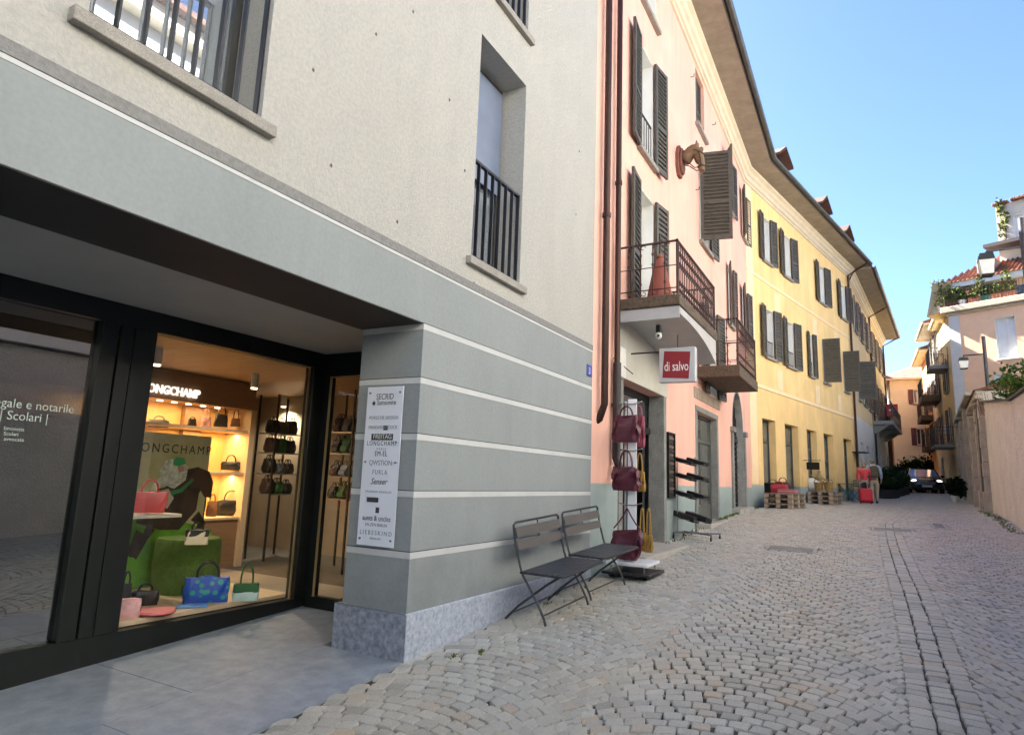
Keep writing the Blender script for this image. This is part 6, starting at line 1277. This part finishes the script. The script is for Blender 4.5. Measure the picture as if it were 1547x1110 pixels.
# ================================================================ shop interior
ZF=-1.20; ID=lambda px,py,X:onX(px,py,X)
WD=mat('pale_birch_board',(.62,.47,.30),.55,var=.08,vscale=3,stretch=(1,8,1)); OAK=mat('brown_oak_panel',(.26,.15,.08),.6,var=.15,vscale=3,stretch=(1,1,6)); WARM=mat('warm_niche_back',(.62,.40,.17),.7)
mb=MB(); mb.box(-9.7,-5.08,-6,7.5,-1.6,-1.35); mb.build('shop_floor',mat('grey_shop_floor',(.28,.26,.23),.35,var=.1),MOD)
mb=MB(); mb.box(-6.5,-5.09,2.86,4.75,-1.35,ZF); dp=tag(mb.build('display_platform',WD,None,bevel=.004),'low pale birch display platform inside the shop window','platform')
mb=MB(); mb.box(-9.7,-5.1,-6,7.5,1.20,1.212); mb.build('shop_ceiling',mat('wooden_shop_ceiling',(.30,.20,.12),.6,var=.12,vscale=2,stretch=(1,6,1)),MOD)
# niche wall with shelves
XN=-7.7; n0=ID(190,600,XN)[1]; n1=float(ID(385,600,XN)[1]); zf0=float(ID(300,609,XN)[2]); zf1=float(ID(300,577,XN)[2]); n0=1.5
sh=thing('shelf_wall','wooden shelf wall with warm lit niches at the back of the shop window','shelving',(XN,4,-1.35))
mb=MB(); mb.box(XN-.5,XN,n0,n1+.02,zf0,1.19); mb.build('fascia',OAK,sh,bevel=.003)
mb=MB(); mb.box(XN-.56,XN-.5,n0,n1,-1.35,zf0); mb.build('back_panel',WARM,sh)
mb=MB(); mb.box(XN-.5,XN+.02,n1-.04,n1+.05,-1.35,zf0-.001); mb.build('side_panel',WD,sh)
sy=float(ID(318,650,XN)[1]); mb=MB(); mb.box(XN-.49,XN-.40,sy-.12,sy+.14,-1.35,zf0-.001); mb.build('divider',OAK,sh)
zs=[float(ID(345,y_,XN)[2]) for y_ in (648,713,781)]
for z_ in zs: mb=MB(); mb.box(XN-.5,XN-.01,n0,n1-.045,z_-.035,z_); mb.build('shelf',WD,sh,bevel=.002)
mb=MB(); mb.box(XN-.45,XN-.03,n0,n1-.045,-1.35,zs[2]-.036); mb.build('cabinet',OAK,sh)
LIT=mat('lit_sign_letters',(1,1,1),.4,emit=(1,1,.9),estr=.13)
a0=ID(212,597,XN)[1]; a1=ID(300,592,XN)[1]; z_=float(ID(270,598,XN)[2]); text('LONGCHAMP',(XN+.03,float(a0),z_),(0,1,0),(0,0,1),.15,LIT,'sign_lettering',sh,width=float(a1-a0),ext=.02,off=.004)
for i in range(5):
    y_=float(ID(243+22*i,606,XN-.2)[1]); t=thing('downlight','small round downlight under the lit sign fascia, %s from the left'%['first','second','third','fourth','fifth'][i],'ceiling light',(XN-.22,y_,zf0),'downlights under the fascia'); mb=MB(); mb.lathe([(.035,zf0-.012),(.035,zf0-.001)],XN-.22,y_,12); mb.build('lamp',mat('lit_lamp_face',(1,.9,.7),.4,emit=(1,.8,.5),estr=1),t)
# bags on the shelves
def sbag(px0,px1,py0,py1,X,lab,m,hh=.1,style='tote',top=.85,z=None,**k):
    c=ID((px0+px1)/2,py1,X) if z is None else None
    if z is not None: r=ray((px0+px1)/2,py1); c=r*(z/r[2]); 
    s=pm(c); w=(px1-px0)/s; h=(py1-py0)/s; vv=Vector((c[0],c[1],0)).normalized(); U=(-vv.y*-1,vv.x*-1*1,0) if False else (vv.y,-vv.x,0)
    return bag(lab,c,w,h,w*.4,m,hh=hh,style=style,top=top,U=U,**k)
GR=mat('grey_blue_leather',(.16,.18,.21),.5); BRN=mat('brown_leather',(.20,.10,.05),.5); ROS=mat('rose_patterned_cloth',(.55,.30,.30),.7,var=.4,vscale=30); 
XS=XN-.2
for a_ in ((225,253,634,645.5,'grey blue handbag on the left of the upper shop shelf',GR,.05,'duffel'),(283,296,633,645,'small black bag on the upper shop shelf by the divider',BLK,.03,'tote'),(303,318,630,644.5,'rose patterned handbag on the upper shop shelf',ROS,.12,'tote'),(323,343,626,644.5,'black and pale bucket bag on the upper shop shelf',BLK,.14,'tote'),(348,362,632,644,'brown hoop handled bag at the right of the upper shop shelf',BRN,.14,'tote')):
    sbag(*a_[:4],XS,a_[4],a_[5],a_[6],a_[7],.8 if a_[7]=='tote' else 1,group='bags on the shop shelves')
sbag(334,361,698,710,XS,'black handbag on the middle shop shelf',BLK,.1,'duffel',1,group='bags on the shop shelves')
sbag(326,368,756,778,XS,'large black handbag on the lower shop shelf',BLK,.14,'duffel',1,group='bags on the shop shelves')
# poster on a board
XP=-6.35; pT=float(ID(300,658,XP)[2]); y1=float(ID(319,670,XP)[1]); y0=1.9
po=thing('poster_board','large poster of a jockey on a dark horse over a green field, lettered above','poster',(XP,3,ZF))
mb=MB(); mb.box(XP-.02,XP,y0,y1,ZF,pT); mb.build('board',mat('poster_print',(.42,.42,.16),.6,col2=(.75,.68,.42),vscale=1.6),po)
text('LONGCHAMP',(XP+.006,float(ID(200,682,XP)[1]),float(ID(260,684,XP)[2])),(0,1,0),(0,0,1),.13,mat('poster_ink',(.04,.03,.02),.6),'lettering',po,width=float(ID(317,680,XP)[1]-ID(200,682,XP)[1]),ext=.001,spacing=1.3)
def blob(pts,m,k,name):
    q=[ID(x,y_,XP) for x,y_ in pts]; mb=MB(); n=len(q); xx=XP+.002+.0015*k
    mb.add([(xx,float(c[1]),float(c[2])) for c in q]+[(XP+.0005,float(c[1]),float(c[2])) for c in q],[tuple(range(n))]+[(i,(i+1)%n,(i+1)%n+n,i+n) for i in range(n)]); mb.build(name,m,po)
blob([(150,930),(300,920),(320,800),(230,775),(160,790)],mat('print_green',(.16,.42,.03),.6,var=.3,vscale=3),1,'printed_field')
blob([(205,790),(215,745),(250,735),(268,712),(300,705),(312,725),(300,745),(296,770),(270,800),(240,800)],mat('print_black',(.02,.016,.012),.6,col2=(.10,.06,.035),vscale=5),2,'printed_horse')
blob([(240,712),(250,695),(268,692),(284,705),(280,725),(262,738),(244,730)],mat('print_white',(.62,.66,.55),.6,var=.4,vscale=24),3,'printed_jockey')
blob([(236,742),(254,738),(262,752),(252,768),(240,762)],mat('print_cream',(.6,.56,.42),.6),4,'printed_breeches'); blob([(238,762),(250,768),(246,786),(236,782)],MATS['print_black'],5,'printed_boot'); blob([(256,742),(272,738),(290,722),(292,725),(274,743),(258,748)],mat('print_green_sleeve',(.05,.30,.10),.6),5,'printed_sleeve'); blob([(288,785),(300,772),(310,790),(300,812),(292,808),(298,792)],MATS['print_black'],3,'printed_horse_leg')
blob([(228,735),(246,716),(250,724),(236,742),(226,752)],MATS['print_white'],4,'printed_arm'); blob([(268,704),(276,703),(278,711),(270,714)],mat('print_skin',(.55,.32,.2),.6),5,'printed_face')
blob([(285,722),(300,706),(316,712),(322,728),(318,752),(308,750),(300,735),(288,738)],mat('print_brown',(.09,.05,.03),.6),3,'printed_horse_head')
blob([(262,694),(268,690),(278,692),(280,700),(270,704),(261,702)],mat('print_cap_green',(.04,.42,.14),.6),4,'printed_cap')
blob([(222,790),(234,800),(222,815),(205,845),(196,838),(212,815)],MATS['print_black'],3,'printed_horse_leg'); blob([(206,800),(190,838),(198,842),(216,806)],MATS['print_black'],4,'printed_horse_leg')
# grass covered tub
c=onZ(286,893,ZF); s=pm(c); r=46/s; hT=78/s; GT=mat('artificial_grass',(.06,.14,.012),.9,col2=(.13,.22,.03),vscale=12,bump=1,bscale=120,bdist=.02); t=thing('grass_podium','round podium covered in green artificial grass in the shop window','podium',c)
mb=MB(); mb.lathe([(r*.98,ZF),(r*1.02,ZF+hT*.5),(r,ZF+hT*.93),(r*.94,ZF+hT),(.001,ZF+hT)],float(c[0])-r*.3,float(c[1]),40); mb.build('drum',GT,t,smooth=True)
zt=ZF+hT+.002
vv=lambda c:(Vector((c[0],c[1],0)).normalized().y,-Vector((c[0],c[1],0)).normalized().x,0)
def fbag(px0,px1,py0,py1,z,lab,m,hh,style,top=.85,**k): return sbag(px0,px1,py0,py1,None,lab,m,hh,style,top,z=z,**k)
BLU=bpy.data.materials.new('blue_dotted_canvas'); BLU.use_nodes=True; nt=BLU.node_tree; vo=nt.nodes.new('ShaderNodeTexVoronoi'); vo.inputs['Scale'].default_value=16; tc=nt.nodes.new('ShaderNodeTexCoord'); cr_=nt.nodes.new('ShaderNodeValToRGB'); cr_.color_ramp.elements[0].position=.30; cr_.color_ramp.elements[0].color=(.02,.28,.22,1); cr_.color_ramp.elements[1].position=.42; cr_.color_ramp.elements[1].color=(.01,.07,.42,1); nt.links.new(tc.outputs['Object'],vo.inputs['Vector']); nt.links.new(vo.outputs['Distance'],cr_.inputs[0]); nt.links.new(cr_.outputs[0],nt.nodes['Principled BSDF'].inputs['Base Color'])
fbag(279,341,872,909,ZF,'blue dotted tote bag with a black handle at the foot of the grass podium',BLU,.13,'tote',1.0,trim=BLK,hr=.012)
MINT=mat('mint_canvas',(.50,.66,.62),.6); DG=mat('dark_green_leather',(.02,.11,.03),.5)
fbag(352,388,882,907,ZF,'mint canvas bag with a dark green flap and heart right of the blue tote',MINT,.18,'tote',1.05,trim=DG,flap=DG)
fbag(174,208,905,933,ZF,'pink and red striped canvas bag at the left end of the display platform',mat('pink_striped_canvas',(.75,.42,.42),.6,var=.3,vscale=8),.0,'tote',1.0)
fbag(180,196,882,906,ZF+.06,'small black bag stacked on the pink striped bag',BLK,.1,'tote',.9); fbag(198,236,893,914,ZF,'black camera shaped bag beside the pink pouch',BLK,.06,'duffel',1)
c=onZ(236,928,ZF); t=thing('round_pouch','flat round pink pouch lying at the front of the display platform','pouch',c); mb=MB(); mb.lathe([(.10,ZF+.001),(.14,ZF+.02),(.135,ZF+.04),(.001,ZF+.045)],float(c[0]),float(c[1]),24); mb.build('body',mat('salmon_pink_leather',(.70,.20,.18),.55),t,smooth=True); mb=MB(); mb.tube([(float(c[0])+.138*math.cos(a),float(c[1])+.138*math.sin(a),ZF+.022) for a in np.linspace(0,2*PI,25)[:-1]],.004,5,closed=True); mb.build('zip',RED,t)
c=onZ(290,917,ZF); t=thing('blue_wallet','slim light blue wallet lying in front of the blue tote bag','wallet',c); fr=F(c,vv(c)); mb=MB(fr); mb.box(-.12,.12,-.05,.05,0.001,.025); mb.build('body',mat('light_blue_leather',(.10,.25,.55),.5),t,bevel=.008,seg=2,smooth=True); mb=MB(fr); mb.box(-.11,.11,-.054,-.05,.01,.015); mb.build('zip',CHR,t)
SAT=mat('cream_leather',(.70,.58,.36),.5); fbag(280,312,800,822,zt,'cream and black satchel standing on the grass podium',SAT,.07,'box',1.0,trim=BLK,flap=BLK)
c=ID(222,776,-5.75); zq=float(c[2]); t=thing('display_shelf','small white display shelf on a thin stand holding a red bag','shelf',c)
y0_,y1_=float(ID(150,776,-5.75)[1]),float(ID(262,776,-5.75)[1]); mb=MB(); mb.box(-6.0,-5.62,y0_,y1_,zq-.03,zq); mb.build('shelf_board',mat('cream_shelf',(.72,.66,.52),.5),t,bevel=.003)
mb=MB(); mb.tube([(-5.85,y0_+.1,zq-.03),(-5.85,y0_+.1,ZF)],.015,8); mb.build('leg',BLK,t)
sbag(200,245,744,774,-5.8,'translucent red bucket bag on the small white shelf',mat('coral_red_vinyl',(.75,.10,.09),.35),.12,'tote',1.15)
c=ID(298,800,-6.15); fbag(290,306,745,800,zt,'tall black bag with a green top on the back of the grass podium',BLK,.05,'tote',.8,flap=DG); sbag(311,326,757,780,-6.6,'small orange handbag behind the grass podium',mat('orange_leather',(.60,.22,.06),.5),.08,'tote',.9)
# rack at the right, deeper in the shop
XR=-7.9; ra,rb=float(ID(398,700,XR)[1]),float(ID(440,700,XR)[1]); rt=float(ID(415,622,XR)[2]); t=thing('bag_rack','black open rack crammed with dark bags in the right part of the shop','rack',(XR,(ra+rb)/2,-1.35))
for y_ in (ra,rb):
    for x_ in (XR-.2,XR+.2): mb=MB(); mb.box(x_-.012,x_+.012,y_-.012,y_+.012,-1.35,rt+.25); mb.build('post',BLK,t)
for i,zz in enumerate((655,684,715,745)):
    z_=float(ID(420,zz,XR)[2]); mb=MB(); mb.box(XR-.2,XR+.2,ra,rb,z_-.015,z_); mb.build('rack_shelf',CHR,t)
    for j in range(3): yy=ra+(rb-ra)*(j+.5)/3; bag('dark bag on the rack, %s shelf, %s'%(['top','second','third','lowest'][i],['left','centre','right'][j]),(XR+.02,yy,z_+.001),(rb-ra)*.3,random.uniform(.15,.22),.2,[BLK,GR,mat('dark_brown_leather',(.06,.03,.025),.5),DG][(i*2+j)%4],.06,.9,(0,1,0),'tote',group='bags on the rack')
for o_ in [t]+[o for o in COL.objects if o.get('group')=='bags on the rack']:
    rel=o_.location-t.location; lab=o_['label']; Pn=Vector((-6.35,6.75,-1.35))+Vector((-rel.y,rel.x,rel.z))
    dup(o_,Pn,PI/2,('second black rack of dark bags seen through the narrow side pane' if o_ is t else lab.replace('dark bag on the rack','dark bag on the side pane rack')),o_.get('group'))
# ceiling spots with real lamps
for i,(px,py,X,lab,pw) in enumerate(((239,532,-6.4,'left ceiling spot above the poster in the shop window',15),(386,567,-6.9,'middle ceiling spot above the shelf wall',16),(431,587,-8.4,'small ceiling spot deep in the right part of the shop',24))):
    c=ID(px,py,X); t=thing('ceiling_spot',lab,'ceiling light',c,'ceiling spots'); mb=MB(); mb.lathe([(.045,1.199),(.045,1.02)],float(c[0]),float(c[1]),14); mb.build('housing',WHITE,t,smooth=True); mb=MB(); mb.lathe([(.038,1.005),(.038,1.019)],float(c[0]),float(c[1]),14); mb.build('lamp',MATS['lit_lamp_face'],t)
    l=bpy.data.lights.new('ceiling_spot_light','SPOT'); l.energy=pw*.75; l.color=(1,.85,.64); l.shadow_soft_size=.05; l.spot_size=R_(150); l.spot_blend=.8; o=bpy.data.objects.new('ceiling_spot_light',l); COL.objects.link(o); o.location=(float(c[0]),float(c[1]),.99)
l=bpy.data.lights.new('niche_light','AREA'); l.energy=2.2; l.color=(1,.66,.30); l.shape='RECTANGLE'; l.size=.06; l.size_y=2.0; o=bpy.data.objects.new('niche_light',l); COL.objects.link(o); o.location=(XN-.25,float(n1)-1.3,zf0-.02)
l=bpy.data.lights.new('niche_light','AREA'); l.energy=2.1; l.color=(1,.6,.22); l.shape='RECTANGLE'; l.size=.05; l.size_y=1.0; o=bpy.data.objects.new('niche_light',l); COL.objects.link(o); o.location=(XN-.25,float(n1)-.55,zs[0]-.05)
l=bpy.data.lights.new('niche_light','AREA'); l.energy=2.1; l.color=(1,.6,.22); l.shape='RECTANGLE'; l.size=.05; l.size_y=1.0; o=bpy.data.objects.new('niche_light',l); COL.objects.link(o); o.location=(XN-.25,float(n1)-.55,zs[1]-.05)
# ================================================================ light, sky, camera
SUN_AZ=Vector((-.95,.31)).normalized(); EL=R_(38)
sun=bpy.data.lights.new('sun','SUN'); sun.energy=5; sun.angle=R_(.5); sun.color=(1,.95,.87)
so=bpy.data.objects.new('sun',sun); COL.objects.link(so); d=Vector((SUN_AZ.x*math.cos(EL),SUN_AZ.y*math.cos(EL),math.sin(EL))); so.rotation_euler=d.to_track_quat('Z','Y').to_euler(); so.location=(-10,-20,30)
w=bpy.data.worlds.new('World'); sc.world=w; w.use_nodes=True; nt=w.node_tree; bg=nt.nodes['Background']
sk=nt.nodes.new('ShaderNodeTexSky'); sk.sky_type='NISHITA'; sk.sun_disc=False; sk.sun_elevation=EL; sk.sun_rotation=math.atan2(d.x,d.y); sk.air_density=.8; sk.dust_density=1.3; sk.ozone_density=5.5; sk.altitude=200
nt.links.new(sk.outputs[0],bg.inputs[0]); bg.inputs[1].default_value=.05
cam=bpy.data.cameras.new('camera'); co=bpy.data.objects.new('camera',cam); COL.objects.link(co); cam.sensor_width=36; cam.sensor_fit='HORIZONTAL'; cam.lens=FP/1547*36; cam.clip_start=.05; cam.clip_end=2000
M=Matrix([[float(CR[i][j]) for j in range(3)]+[0] for i in range(3)]+[[0,0,0,1]]); co.matrix_world=M; sc.camera=co
sc.view_settings.view_transform='Standard'; sc.view_settings.look='None'; sc.view_settings.exposure=3.15; sc.view_settings.gamma=1
sc.render.engine='CYCLES'
